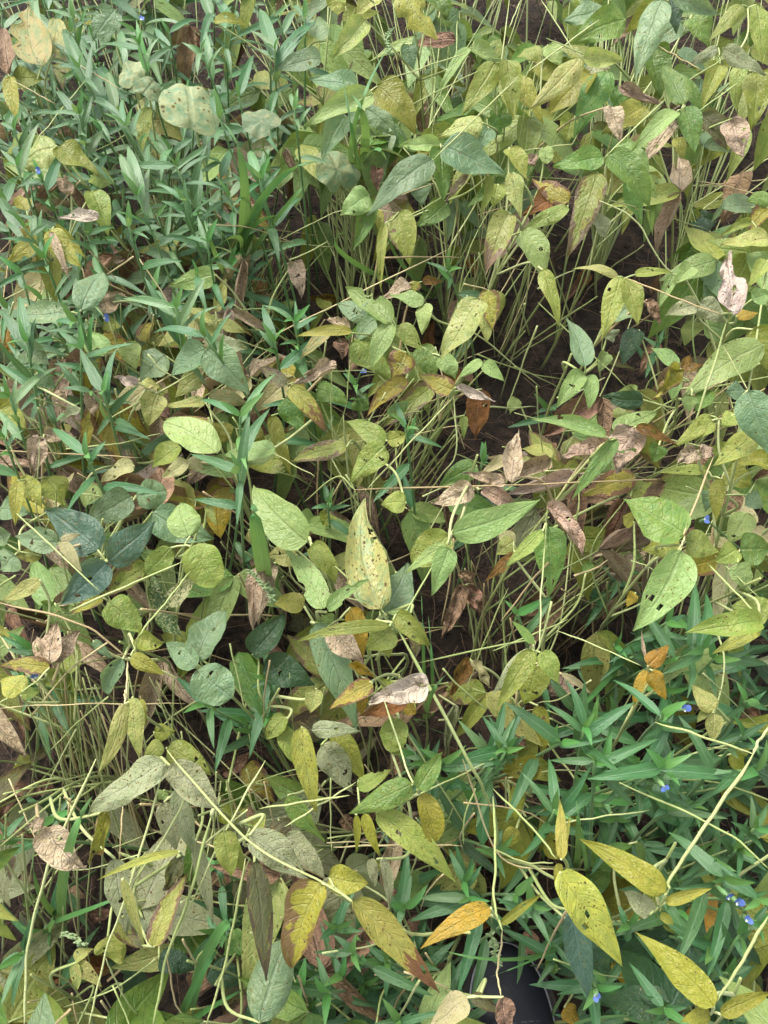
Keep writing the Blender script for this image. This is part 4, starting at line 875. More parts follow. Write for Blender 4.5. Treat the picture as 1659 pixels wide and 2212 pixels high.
# ---------------------------------------------------------------- bean plants
DEAD = {'pk', 'br', 'wh', 'or', 'gbr', 'yo', 'cr', 'gb', 'yb'}
groups = []          # (plant index, [leaflet dicts])
fallen = []


def nearest_plant(x, y):
    return min(range(len(PLANTS)), key=lambda i: (PLANTS[i][0] - x) ** 2 + (PLANTS[i][1] - y) ** 2)


for crop, text in LEAVES.items():
    for tri in text.replace('\n', ' ').split('|'):
        rows = []
        for item in tri.split(';'):
            w = item.split()
            if not w:
                continue
            bx, by = cp(crop, float(w[0]), float(w[1]))
            tx, ty = cp(crop, float(w[2]), float(w[3]))
            rows.append(dict(b=(bx, by), t=(tx, ty), w=float(w[4]) * CS, st=w[5], lv=float(w[6]), fl=w[7] if len(w) > 7 else ''))
            if len(w) > 8:
                rows[-1]['fl'] += ''.join(w[8:])
        loose = [r for r in rows if 'n' in r['fl'] and r['st'] in DEAD]
        fallen += loose
        rows = [r for r in rows if r not in loose]
        if rows:
            cx = sum(r['b'][0] for r in rows) / len(rows)
            cy = sum(r['b'][1] for r in rows) / len(rows)
            groups.append((nearest_plant(cx, cy), rows))


def leaf_points(r):
    z = max(0.012, r['lv'] * LEV)
    base = at(*r['b'], z)
    depth = (base - CAM).dot(FWD)
    px = math.hypot(r['t'][0] - r['b'][0], r['t'][1] - r['b'][1])
    ln = px * depth / F
    down = max(0.0, (r['t'][1] - r['b'][1]) / max(px, 1))
    droop = ln * (0.08 + 0.42 * down) if r['lv'] > 1.0 else 0.0
    tip = at(*r['t'], max(0.012, z - droop))
    return base, tip, depth


def hero_leaflet(r, name, parent, base=None, tip=None):
    b0, t0, depth = leaf_points(r)
    fl = r['fl']
    n = face_normal((b0 + t0) / 2, 0.42 if r['lv'] > 1 else 0.25, 0.32)
    d = (t0 - b0).normalized()
    n = (n - d * n.dot(d)).normalized()
    side = d.cross(n)
    v = (CAM - b0).normalized()
    app = max(0.78, (side - v * side.dot(v)).length)
    width = r['w'] * depth / F / app * 1.04
    st = r['st']
    crisp = st in ('pk', 'br', 'wh', 'or')
    L = (t0 - b0).length
    kw = dict(arch=random.uniform(0.04, 0.20), fold=random.uniform(0.15, 0.6), wave=random.uniform(0.04, 0.10), crumple=0.05, curl=random.uniform(-0.5, 0.15),
              twist=random.uniform(-0.65, 0.65), asym=random.uniform(-0.10, 0.10))
    if st == 'p':
        kw.update(fold=random.uniform(0.35, 0.7), crumple=0.09, wave=0.11, curl=random.uniform(-0.7, -0.2))
    if 'a' in fl:
        kw['arch'] = 0.32
    if 's' in fl:
        kw['arch'] = -0.22
        kw['fold'] = 0.55
    if 'f' in fl:
        kw['fold'] = 0.75
    if 'e' in fl:
        kw['twist'] = 0.5
        kw['fold'] = 0.6
    if crisp:
        kw['crumple'] = 0.14
        kw['fold'] = random.uniform(0, 0.3)
        kw['curl'] = random.uniform(0.0, 0.5)
        kw['wave'] = 0.09
    if 'c' in fl:
        kw['crumple'] = 0.26
        kw['curl'] = random.uniform(0.2, 0.8)
        kw['wave'] = 0.14
        kw['twist'] = random.uniform(-0.9, 0.9)
    if 't' in fl:
        kw.update(wave=0.12, fold=0.4, asym=-0.16, arch=0.14, twist=0.5, holes=2)
    if 'b' in fl:
        kw['bite'] = 2
    prof = 'soy' if 't' in fl else 'oval' if 'o' in fl else 'lance' if 'l' in fl else 'soy'
    return leaflet(name, b0, t0, width, LM[st], parent, n, prof=prof, nu=30, nv=4, holes=kw.pop('holes', 0) or (random.choice((0, 0, 0, 0, 1, 2)) if not crisp else random.choice((0, 1, 2))), quilt=0.0 if crisp else random.uniform(0.004, 0.011), **kw)


plant_obj, plant_stem, plant_xy = {}, {}, {}


def plant_for(i):
    """the plant's Empty at its root and its main stem, made when first asked for"""
    if i in plant_obj:
        return plant_obj[i]
    bases = []
    for pi, rows in groups:
        if pi == i:
            bases += [at(*r['b'], r['lv'] * LEV) for r in rows]
    if not bases:
        bases = [at(PLANTS[i][0], PLANTS[i][1], 0.3)]
    c = sum(bases, Vector()) / len(bases)
    top = max(b.z for b in bases)
    rx, ry = c.x + random.uniform(-0.11, 0.11), c.y + random.uniform(-0.10, 0.10)
    root = Vector((rx, ry, ground_z(rx, ry) - 0.004))
    o = thing('bean_plant', PLANTS[i][2], 'plant', root, 'bean plants of the ageing crop')
    plant_obj[i] = o
    apex = Vector((c.x, c.y, top * 0.9))
    path = smooth_path([root, root.lerp(apex, 0.5) + Vector((random.uniform(-.035, .035), random.uniform(-.035, .035), 0)), apex], 6, 0.003)
    n = len(path)
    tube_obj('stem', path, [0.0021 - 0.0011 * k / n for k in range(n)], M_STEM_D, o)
    plant_stem[i] = path
    return o


def stalk_to(i, node, mat=None, thin=0.00115, sway=0.012):
    """leaf stalk from the main stem of plant i out to node"""
    o = plant_for(i)
    path = plant_stem[i]
    hor = min((Vector((p.x, p.y)) - Vector((node.x, node.y))).length for p in path)
    want = max(0.02, node.z - 0.04 - hor * 0.7)
    a = min(path, key=lambda p: abs(p.z - want))
    mid = a.lerp(node, 0.55) + Vector((0, 0, 0.035 * (node - a).length)) + Vector((random.uniform(-1, 1), random.uniform(-1, 1), 0)) * sway
    pts = smooth_path([a, mid, node], 6)
    n = len(pts)
    return tube_obj('petiole', pts, [thin * (1.35 - 0.5 * k / n) for k in range(n)], mat or M_STEM, o)


for pi, rows in groups:
    pl = plant_for(pi)
    pts = [leaf_points(r)[0] for r in rows]
    left = list(range(len(rows)))
    while left:
        k0 = left[0]
        near = [k for k in left if (pts[k] - pts[k0]).length < 0.035]
        left = [k for k in left if k not in near]
        node = sum((pts[k] for k in near), Vector()) / len(near)
        if len(near) > 1:
            node += Vector((0, 0, -0.004))
        st = rows[k0]['st']
        pet = stalk_to(pi, node, M_STRAW if st in ('pk', 'br', 'wh', 'or', 'cr') and random.random() < 0.6 else None)
        for k in near:
            hero_leaflet(rows[k], 'leaflet', pet)
            if (pts[k] - node).length > 0.006:
                tube_obj('leaflet_stalk', smooth_path([node, node.lerp(pts[k], 0.5) + Vector((0, 0, 0.001)), pts[k]], 3), 0.0009, M_STEM, pet, 5)

# long bare stems that cross the picture
for chunk in STEMS.replace('\n', ';').split(';'):
    w = chunk.split()
    if not w:
        continue
    rad = float(w[-1][1:]) * 1e-4 * 0.5
    v = [float(a) for a in w[:-1]]
    pts = [at(v[k], v[k + 1], max(0.004, v[k + 2] * LEV)) for k in range(0, len(v), 3)]
    mx, my = sum(v[0::3]) / (len(v) // 3), sum(v[1::3]) / (len(v) // 3)
    i = nearest_plant(mx, my)
    path = smooth_path(pts, 7, 0.0011)
    n = len(path)
    q = random.random()
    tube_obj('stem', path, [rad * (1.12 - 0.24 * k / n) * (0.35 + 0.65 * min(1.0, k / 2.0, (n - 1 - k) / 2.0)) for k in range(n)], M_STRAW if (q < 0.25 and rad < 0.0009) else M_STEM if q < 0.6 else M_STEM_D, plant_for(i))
    # swollen joint where a leaf stalk has dropped
    if rad > 0.0011 and random.random() < 0.7:
        k = random.choice((0, n - 1))
        d = (path[1] - path[0]).normalized() if k == 0 else (path[-1] - path[-2]).normalized()
        tube_obj('joint', [path[k] - d * 0.004, path[k] - d * 0.001, path[k] + d * 0.002], [rad * 1.05, rad * 1.5, rad * 0.9], M_STEM, plant_for(i), 7)

# ---------------------------------------------------------------- lower storey of the same plants
HOLES = [(1150, 780, 170, 150), (1330, 520, 175, 130), (1060, 1330, 150, 140), (1020, 960, 170, 110), (120, 1590, 190, 110), (330, 1580, 150, 80), (120, 1950, 160, 220), (700, 560, 130, 70), (480, 1330, 110, 60),
         (1150, 910, 90, 70), (780, 600, 150, 60), (1180, 1420, 120, 80), (850, 1660, 120, 60), (960, 1950, 60, 60), (560, 1560, 160, 120), (1130, 2150, 130, 190), (1060, 1560, 80, 60)]


def in_hole(x, y, k=1.0):
    return any(((x - a) / (c * k)) ** 2 + ((y - b) / (d * k)) ** 2 < 1 for a, b, c, d in HOLES)


def palette(x, y):
    if x > 1080 and y > 1480:
        s = 'dg dg dg g oy oy yg yo br'
    elif x > 700 and y < 720:
        s = 'yg yg yg g g g bg lg lg oy gb pk lg g yg bg'
    elif x < 620 and y < 1150:
        s = 'bg lg yg lg pk pk lg br bg py yg g p gb'
    elif y > 1500 and x < 760:
        s = 'p lg pk br p gbr g dg yg py p'
    elif x > 1080:
        s = 'yg lg lg pk yg p g gb lg br py'
    else:
        s = 'yg lg lg g gb pk py yg br g'
    return random.choice(s.split())


def free_leaf(node, az, L, st, parent, elev=0.1, name='leaflet'):
    d = Vector((math.cos(az) * math.cos(elev), math.sin(az) * math.cos(elev), math.sin(elev)))
    n = Vector((random.uniform(-.35, .35), random.uniform(-.7, .1), 0.9)).normalized()
    crisp = st in ('pk', 'br', 'wh', 'or')
    leaflet(name, node, node + d * L, L * random.uniform(0.32, 0.46), LM[st], parent, n, arch=random.uniform(0.03, 0.15), fold=random.uniform(0.05, 0.35),
            wave=0.05, crumple=0.14 if crisp else 0.0, curl=random.uniform(0.3, 1.0) if crisp else random.uniform(-0.2, 0.3), nu=10, nv=2, twist=random.uniform(-0.4, 0.4),
            prof=random.choice(('soy', 'soy', 'lance')))


def scatter_trifoliate(x, y, lv):
    if in_hole(x, y, 1.0) and y > 0:
        return
    node = at(x, y, lv * LEV)
    i = nearest_plant(x, y)
    st = palette(x, y)
    pet = stalk_to(i, node, M_STEM_SHADE if random.random() < 0.7 else None, thin=0.0009, sway=0.032)  # mostly the shade-darkened green, so these stalks recede
    az = random.uniform(0, 2 * math.pi)
    k = random.choice((3, 3, 2))
    for a in (0, 1.25, -1.25)[:k]:
        free_leaf(node, az + a + random.uniform(-.3, .3), random.uniform(0.055, 0.098), st if random.random() < 0.7 else palette(x, y), pet, random.uniform(-1.15, -0.1))


random.seed(23)
placed = []
tries = 0
while len(placed) < 250 and tries < 12000:
    tries += 1
    x, y = random.uniform(-130, 1790), random.uniform(-120, 2300)
    if in_hole(x, y) or any((x - a) ** 2 + (y - b) ** 2 < 72 ** 2 for a, b in placed):
        continue
    if x > 1130 and y > 1500 and random.random() < 0.6:
        continue
    if x < 600 and y < 330 and random.random() < 0.5:
        continue
    placed.append((x, y))
    scatter_trifoliate(x, y, random.uniform(1.0, 3.0))

# a second, higher scatter at the far edge where the canopy closes up, and outside the frame
for (x0, x1, y0, y1, cnt, l0, l1) in ((640, 1659, -60, 330, 60, 2.4, 4.1), (620, 1200, 120, 450, 26, 2.4, 3.8), (1180, 1659, 300, 470, 12, 3.0, 4.0), (1380, 1659, 480, 760, 14, 2.4, 3.8), (-40, 640, -60, 420, 26, 2.2, 3.8), (640, 1659, -420, -90, 50, 2.6, 4.6), (600, 1659, -140, 120, 30, 1.4, 3.2), (-200, 640, -420, -60, 24, 2.4, 4.2), (560, 1100, 40, 330, 16, 1.4, 3.0), (1680, 1950, 100, 1500, 14, 2.5, 4.2), (-300, -30, 100, 2000, 14, 2.5, 4.2)):
    for _ in range(cnt):
        scatter_trifoliate(random.uniform(x0, x1), random.uniform(y0, y1), random.uniform(l0, l1))

_pal = palette
palette = lambda x, y: random.choice('pk pk wh cr py gb br yb pk'.split())
for _ in range(44):
    x, y = random.uniform(60, 660), random.uniform(400, 1120)
    scatter_trifoliate(x, y, random.uniform(2.0, 3.7))
for _ in range(10):
    scatter_trifoliate(random.uniform(1150, 1650), random.uniform(850, 1250), random.uniform(2.6, 3.8))
palette = _pal

# sheaves of bare stalks leaning together: top x y, foot x y, spread, levels, how many
for (x0, y0, x1, y1, sp, l0, l1, cnt) in ((150, 1480, 260, 1800, 90, 2.9, 0.1, 42), (60, 1430, 120, 1640, 60, 2.8, 0.1, 16), (330, 1500, 430, 1760, 70, 2.6, 0.1, 18), (620, 560, 545, 730, 60, 2.4, 0.2, 22), (960, 860, 830, 1060, 80, 2.8, 0.1, 26),
                                         (1540, 890, 1330, 1060, 70, 3.6, 0.8, 24), (1390, 1140, 1200, 1370, 60, 2.8, 0.2, 22), (1170, 470, 1085, 780, 45, 4.0, 0.1, 5), (300, 700, 380, 900, 120, 3.8, 1.2, 24), (60, 520, 20, 680, 60, 3.6, 1.0, 14), (560, 1180, 600, 1330, 70, 3.0, 0.1, 16),
                                         (780, 1480, 820, 1700, 120, 3.2, 0.2, 18), (1000, 1180, 1050, 1420, 110, 2.2, 0.0, 20), (120, 1850, 180, 2080, 120, 3.0, 0.1, 22), (520, 1700, 560, 1950, 120, 3.4, 0.2, 16), (900, 1750, 950, 1950, 120, 2.8, 0.1, 16)):
    for _ in range(int(cnt * 0.75)):
        dx, dy = random.gauss(0, sp * 0.55), random.gauss(0, sp * 0.3)
        p0 = at(x0 + dx + random.gauss(0, 32), y0 + dy + random.gauss(0, 40), max(0.03, (l0 + random.uniform(-0.5, 0.5)) * LEV))
        p1 = at(x1 + dx * 0.5 + random.gauss(0, 60), y1 + dy + random.gauss(0, 50), max(0.004, l1 * LEV))
        path = smooth_path([p0, p0.lerp(p1, 0.5) + Vector((random.gauss(0, .006), random.gauss(0, .006), random.uniform(0, .012))), p1], 5, 0.0008)
        r0 = random.uniform(0.0006, 0.0013)
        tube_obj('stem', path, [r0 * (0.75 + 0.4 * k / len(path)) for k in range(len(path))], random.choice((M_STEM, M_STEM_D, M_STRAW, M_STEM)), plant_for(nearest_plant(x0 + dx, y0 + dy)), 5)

# long thin leafless stalks lying across the others
for _ in range(330):
    x, y = random.uniform(-40, 1250) if random.random() < 0.7 else random.uniform(900, 1700), random.uniform(380, 2200)
    if x > 1200 and y > 1480 and random.random() < 0.7:
        continue
    lv = random.uniform(1.8, 4.5)
    if in_hole(x, y, 0.9) and random.random() < 0.7:
        continue
    a = random.gauss(math.pi * 0.5, 0.9) if random.random() < 0.6 else random.uniform(-0.5, 0.5)
    l = random.uniform(80, 240)
    p0 = at(x, y, lv * LEV)
    p1 = at(x + l * math.cos(a), y + l * math.sin(a), max(0.01, (lv - random.uniform(0.2, 2.2)) * LEV))
    path = smooth_path([p0, p0.lerp(p1, 0.5) + Vector((random.uniform(-.006, .006), random.uniform(-.006, .006), random.uniform(-.004, .01))), p1], 5, 0.001)
    r0 = random.uniform(0.0005, 0.0010)
    tube_obj('stem', path, [r0 * (1.2 - 0.5 * k / len(path)) for k in range(len(path))], random.choice((M_STEM, M_STEM, M_STRAW)), plant_for(nearest_plant(x, y)), 5)

# bare and leafless stems rising from the soil
for _ in range(130):
    x, y = random.uniform(-60, 1720), random.uniform(250, 2250)
    if x > 1200 and y > 1500 and random.random() < 0.75:
        continue
    g0 = at(x, y, 0.0)
    g0.z = ground_z(g0.x, g0.y) - 0.003
    lean = Vector((random.gauss(0, 0.12), random.gauss(0.0, 0.12), 0))
    top = g0 + lean + Vector((0, 0, random.uniform(0.09, 0.27)))
    if any(in_hole(*sheet(q_), 0.9) for q_ in (top, g0.lerp(top, 0.5))) and random.random() < 0.8:
        continue
    i = nearest_plant(*sheet(top))
    pts = smooth_path([g0, g0.lerp(top, 0.5) + Vector((random.uniform(-.012, .012), random.uniform(-.012, .012), 0)), top], 5, 0.002)
    r0 = random.uniform(0.0009, 0.0017)
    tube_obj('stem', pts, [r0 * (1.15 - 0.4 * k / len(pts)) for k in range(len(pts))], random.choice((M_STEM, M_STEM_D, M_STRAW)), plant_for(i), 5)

# ---------------------------------------------------------------- round-leaved vine in the upper weeds
def round_leaf(cx, cy, rad, lv, stalk_deg, parent):
    z = lv * LEV
    c = at(cx, cy, z)
    depth = (c - CAM).dot(FWD)
    r = rad * depth / F * 1.12
    n = face_normal(c, 0.35, 0.4)
    a = Vector((math.cos(R(stalk_deg)), -math.sin(R(stalk_deg)), 0))
    a = (a - n * a.dot(n)).normalized()
    b = n.cross(a)
    rings, seg = 7, 40
    sx = random.uniform(0, 99)
    verts, uvs, faces = [c - c], [(0.5, 0.5)], []
    for i in range(1, rings + 1):
        q = i / rings
        for k in range(seg):
            th = 2 * math.pi * k / seg
            notch = 0.38 * math.exp(-(min(th, 2 * math.pi - th) / 0.35) ** 2)
            rr = r * q * (1 + 0.025 * math.cos(5 * th + 1) + 0.08 * mnoise.noise(Vector((math.cos(th) * 2 + sx, math.sin(th) * 2, 0))) - notch * q)
            h = 0.22 * r * q * q * mnoise.noise(Vector((math.cos(th) * 1.5, math.sin(th) * 1.5, sx))) * 2 - 0.15 * r * q * q + 0.07 * r * q * abs(math.cos(2.5 * th))
            verts.append(a * (rr * math.cos(th)) + b * (rr * math.sin(th)) + n * h)
            uvs.append((0.5 + 0.45 * q * math.cos(th), 0.5 + 0.45 * q * math.sin(th)))
    for k in range(seg):
        faces.append((0, 1 + k, 1 + (k + 1) % seg))
    for i in range(rings - 1):
        for k in range(seg):
            p = 1 + i * seg + k
            q = 1 + i * seg + (k + 1) % seg
            faces.append((p, p + seg, q + seg, q))
    o = mesh_obj('leaf', verts, faces, LM['ro'], None, uvs)
    o.location = c
    keep(o, parent)
    return c


def build_vine(items, label):
    cs = [at(x, y, lv * LEV) for x, y, r, lv, s in items]
    g0 = sum(cs, Vector()) / len(cs)
    root = Vector((g0.x, g0.y - 0.03, ground_z(g0.x, g0.y)))
    v = thing('round_leaved_vine', label, 'vine', root, 'round-leaved vines in the weeds')
    for it in items:
        c = round_leaf(*it, v)
        foot = Vector((root.x + random.uniform(-.02, .02), root.y + random.uniform(-.02, .02), 0.0))
        tube_obj('leaf_stalk', smooth_path([foot, foot.lerp(c, 0.6) + Vector((0, 0, 0.02)), c + Vector((0, 0, -0.002))], 5), 0.0014, M_STEM, v)


build_vine(ROUND[0:1], 'vine with one big round grey-green leaf blotched with yellow in the upper weeds')
build_vine(ROUND[1:3], 'vine with two small round blotched leaves above the big round one')
build_vine(ROUND[3:4], 'vine with a pale scalloped leaf beside long grass blades')
build_vine(ROUND[4:5], 'vine with a round green leaf carrying yellow patches near the grass tuft')

# ---------------------------------------------------------------- dayflowers
random.seed(5)


def day_leaf_mesh(k):
    arch, fold = random.uniform(0.02, 0.14), random.uniform(0.15, 0.5)
    nu, nv = 9, 2
    verts, uvs, faces = [], [], []
    bend = random.uniform(-0.05, 0.05)
    sx = random.uniform(0, 50)
    for i in range(nu + 1):
        t = i / nu
        w = 0.5 * max(0.03, min(1.0, (t * 5.0) ** 0.5) * (1 - t ** 2.3) ** 0.9)
        z = 4 * arch * t * (1 - t) - 0.25 * arch * t * t
        for j in range(2 * nv + 1):
            s = (j - nv) / nv
            # unit width is scaled separately from unit length: x across, y along
            verts.append(Vector((w * s * math.cos(fold) + bend * 4 * t * (1 - t), t, z + 0.16 * w * abs(s) * math.sin(fold) + 0.008 * s * s * math.sin(9 * t + sx))))
            uvs.append((t, 0.5 + 0.5 * s))
    c = 2 * nv + 1
    for i in range(nu):
        for j in range(2 * nv):
            a = i * c + j
            faces.append((a, a + 1, a + c + 1, a + c))
    return verts, faces, uvs


DAYM = {}
for st in ('df', 'dp', 'dy'):
    DAYM[st] = []
    for k in range(9):
        o = mesh_obj('leaf', *day_leaf_mesh(k)[:2], LM[st], None, day_leaf_mesh(k)[2])
        DAYM[st].append(o.data)
        bpy.data.objects.remove(o)


def day_leaf(base, tip, width, st, parent):
    me = random.choice(DAYM[st])
    o = bpy.data.objects.new('leaf', me)
    COL.objects.link(o)
    d = tip - base
    L = d.length
    d.normalize()
    n = Vector((random.uniform(-.3, .3), random.uniform(-.55, .1), 1))
    n = (n - d * n.dot(d)).normalized()
    x = d.cross(n)
    m = Matrix((x * width, d * L, n * L)).transposed()
    off = parent.location
    o.matrix_local = Matrix.Translation(base - off) @ m.to_4x4()
    o.parent = parent
    return o


M_PETAL = None


def petal_material():
    g = NG('petal_blue')
    tc = g.n('TexCoord').outputs['Object']
    n1 = g.noise(tc, 300.0, 2.0)
    pr = g.n('BsdfPrincipled')
    g.put(pr.inputs['Base Color'], g.mix(n1, lin((66, 96, 184), 0.55), lin((112, 142, 208), 0.55)))
    pr.inputs['Roughness'].default_value = 0.6
    out = g.n('OutputMaterial')
    g.put(out.inputs[0], pr.outputs[0])
    return g.m


def white_material():
    g = NG('petal_white')
    tc = g.n('TexCoord').outputs['Object']
    n1 = g.noise(tc, 200.0, 2.0)
    pr = g.n('BsdfPrincipled')
    g.put(pr.inputs['Base Color'], g.mix(n1, lin((205, 212, 225), 0.8), lin((230, 230, 220), 0.8)))
    out = g.n('OutputMaterial')
    g.put(out.inputs[0], pr.outputs[0])
    return g.m


M_PETAL, M_PWHITE = petal_material(), white_material()


def petal(parent, c, up, az, r, mat, name='petal'):
    a = Matrix.Rotation(az, 3, up) @ up.orthogonal().normalized()
    b = up.cross(a)
    verts, faces = [Vector((0, 0, 0))], []
    rings, seg = 3, 12
    for i in range(1, rings + 1):
        q = i / rings
        for k in range(seg):
            th = 2 * math.pi * k / seg
            rr = r * q * (1 + 0.10 * math.sin(3 * th + az * 3))
            verts.append(a * (rr * math.cos(th) + r * 0.85) + b * (rr * math.sin(th)) + up * (0.5 * r * (q * math.cos(th) + 0.85) ** 2 * 0.4))
    for k in range(seg):
        faces.append((0, 1 + k, 1 + (k + 1) % seg))
    verts[0] = a * (r * 0.85) + up * (0.5 * r * 0.85 ** 2 * 0.4)
    for i in range(rings - 1):
        for k in range(seg):
            p, q = 1 + i * seg + k, 1 + i * seg + (k + 1) % seg
            faces.append((p, p + seg, q + seg, q))
    o = mesh_obj(name, verts, faces, mat)
    o.location = c
    keep(o, parent)


def add_flower(parent, c, scale=1.0):
    up = Vector((random.uniform(-.4, .4), random.uniform(-0.9, -0.2), 0.8)).normalized()
    f = tube_obj('flower', [c - up * 0.012, c - up * 0.005, c], [0.0012, 0.0022, 0.0006], M_DAYSTEM, parent, 6)
    a0 = random.uniform(0, 6)
    petal(f, c, up, a0, 0.0058 * scale, M_PETAL)
    petal(f, c, up, a0 + 1.9, 0.0056 * scale, M_PETAL)
    petal(f, c, up, a0 + 3.9, 0.0026 * scale, M_PWHITE)


def day_shoot(cx, cy, lv, tips, style, extra=2, flower=False, width=None):
    z = lv * LEV
    c = at(cx, cy, z)
    rx, ry = c.x + random.uniform(-0.10, 0.10), c.y + random.uniform(-0.10, 0.08)
    root = Vector((rx, ry, ground_z(rx, ry) - 0.003))
    o = thing('dayflower_shoot', 'x', 'weed', root, 'dayflower shoots among the crop')
    path = smooth_path([root, root.lerp(c, 0.55) + Vector((random.uniform(-.012, .012), random.uniform(-.012, .012), 0)), c], 6, 0.001)
    tube_obj('stem', path, [0.0019 - 0.0007 * k / len(path) for k in range(len(path))], M_DAYSTEM, o)
    n = len(tips)
    for k, (tx, ty) in enumerate(tips):
        px = math.hypot(tx - cx, ty - cy)
        ln = px * (c - CAM).dot(FWD) / F
        base = c - Vector((0, 0, 0.004 * k * 0.6))
        fine = smooth_path(path[-7:], 5)
        base = fine[max(0, len(fine) - 1 - int(k * (4 if extra == 1 else 2)))]
        tip = at(tx, ty, max(0.02, z - ln * random.uniform(-0.2, 0.5)))
        if extra == 1:
            tip = tip + (base - c)
        L = (tip - base).length
        w = max(0.007, min(0.020, L * (random.uniform(0.13, 0.20) if cy < 1150 else random.uniform(0.17, 0.23))))
        day_leaf(base, tip, w, 'dy' if (k == n - 1 and random.random() < 0.35) else style if random.random() < 0.85 else random.choice(('df', 'dp')), o)
    # young central leaves and lower leaves on the stem
    az = random.uniform(0, 6)
    for k in range(extra):
        L = random.uniform(0.018, 0.032)
        el = random.uniform(0.6, 1.2)
        d = Vector((math.cos(az) * math.cos(el), math.sin(az) * math.cos(el), math.sin(el)))
        day_leaf(c, c + d * L, L * 0.28, 'dy', o)
        az += 2.4
    for p in path[len(path) // 2:-2:(4 if extra == 2 else 2)]:
        L = random.uniform(0.04, 0.065)
        el = random.uniform(-0.2, 0.4)
        d = Vector((math.cos(az) * math.cos(el), math.sin(az) * math.cos(el), math.sin(el)))
        day_leaf(p, p + d * L, L * 0.2, style, o)
        az += 2.2
    queue_label(o, 'narrow-leaved dayflower shoot', cx, cy)
    return o, c


def day_style(x, y):
    if y < 1150 and x < 760:
        return 'dp' if random.random() < 0.28 else 'df'  # part of the upper-left shoots take the haze-paled green
    return 'df'


shoots = []
for crop, text in DAY.items():
    for item in text.split('|'):
        head = item.strip().split(';')
        w = head[0].split()
        cx, cy = cp(crop, float(w[0]), float(w[1]))
        tips = [cp(crop, float(w[3]), float(w[4]))]
        for h in head[1:]:
            q = h.split()
            tips.append(cp(crop, float(q[0]), float(q[1])))
        o, c = day_shoot(cx, cy, float(w[2]), tips, day_style(cx, cy))
        shoots.append((cx, cy, o, c))

# further shoots that fill the weed beds
def random_tips(cx, cy, scale):
    a0 = random.uniform(0, 360)
    out = []
    for k in range(random.randint(4, 6)):
        a = R(a0 + k * 137 + random.uniform(-20, 20))
        l = random.uniform(62, 110) * scale
        out.append((cx + l * math.cos(a), cy + l * 0.8 * math.sin(a)))
    return out


for (x0, x1, y0, y1, cnt, l0, l1, sc) in ((-40, 620, -30, 330, 44, 2.6, 4.4, 1.15), (-40, 520, 330, 640, 22, 2.8, 4.2, 0.9), (-40, 260, 640, 860, 7, 3.4, 4.2, 0.9), (1230, 1700, 1440, 2230, 30, 1.0, 2.3, 1.25), (790, 1000, 1860, 2240, 9, 1.2, 2.2, 1.0), (600, 800, 2020, 2230, 8, 1.2, 2.4, 0.9),
                                        (-40, 200, 1900, 2230, 6, 0.8, 1.8, 0.9), (1300, 1680, 1240, 1480, 8, 1.6, 2.8, 0.9), (-60, 620, -330, -40, 12, 3.4, 4.4, 0.6)):
    got = []
    for _ in range(cnt):
        for _try in range(20):
            x, y = random.uniform(x0, x1), random.uniform(y0, y1)
            if all((x - a) ** 2 + (y - b) ** 2 > 48 ** 2 for a, b in got):
                break
        got.append((x, y))
        if in_hole(x, y, 0.8):
            continue
        o, c = day_shoot(x, y, random.uniform(l0, l1), random_tips(x, y, sc), day_style(x, y), 1)
        shoots.append((x, y, o, c))

for fx, fy, lv in FLOWERS:
    c = at(fx, fy, lv * LEV + 0.012)
    s = min(shoots, key=lambda q: (q[0] - fx) ** 2 + (q[1] - fy) ** 2)
    o = s[2]
    tube_obj('flower_stalk', smooth_path([s[3], s[3].lerp(c, 0.5) + Vector((0, 0, 0.006)), c], 4), 0.0009, M_DAYSTEM, o, 5)
    add_flower(o, c, random.uniform(0.34, 0.48))

# ---------------------------------------------------------------- grass
random.seed(8)
for (bx, by), label, blades in GRASS:
    root = at(bx, by, 0.0)
    root.z = ground_z(root.x, root.y)
    o = thing('grass_tuft', label, 'grass', root, 'grass growing through the crop')
    for (mx, my), (tx, ty), lv, w in blades:
        b = root + Vector((random.uniform(-.008, .008), random.uniform(-.008, .008), 0))
        mid = at(mx, my, (lv + 0.5) * LEV * 0.9)
        tip = at(tx, ty, (lv + 0.5) * LEV)
        ctrl = mid * 2 - (b + tip) * 0.5
        depth = (mid - CAM).dot(FWD)
        leaflet('blade', b, tip, 1.7 * w * depth / F, LM['gr'], o, face_normal(mid, 0.9, 0.15), fold=0.25, wave=0.02, prof='blade', nu=20, nv=1, ctrl=ctrl, twist=random.uniform(-.25, .25))
M_SEED = stem_material('seed_head', (152, 172, 118), (124, 150, 96), rough=0.7, spotty=0.0)
for (bx, by), pts, lv, label in SEEDHEADS:
    root = at(bx, by, 0.0)
    root.z = ground_z(root.x, root.y)
    o = thing('grass_seed_head', label, 'grass', root, 'grass seed heads')
    P = [at(x, y, lv * LEV) for x, y in pts]
    path = smooth_path([root, root.lerp(P[0], 0.6) + Vector((0, 0, 0.03))] + P, 6)
    tube_obj('stem', path, 0.0007, M_DAYSTEM, o, 5)
    tail = path[-13:]
    for k, p in enumerate(tail):
        for s in (-1, 1):
            d = Vector((random.uniform(0.3, 1) * s, random.uniform(-.5, .5), random.uniform(-.2, .8))).normalized()
            tube_obj('spikelet', [p, p + d * 0.0022, p + d * 0.005], [0.0005, 0.0013, 0.0003], M_SEED, o, 5)

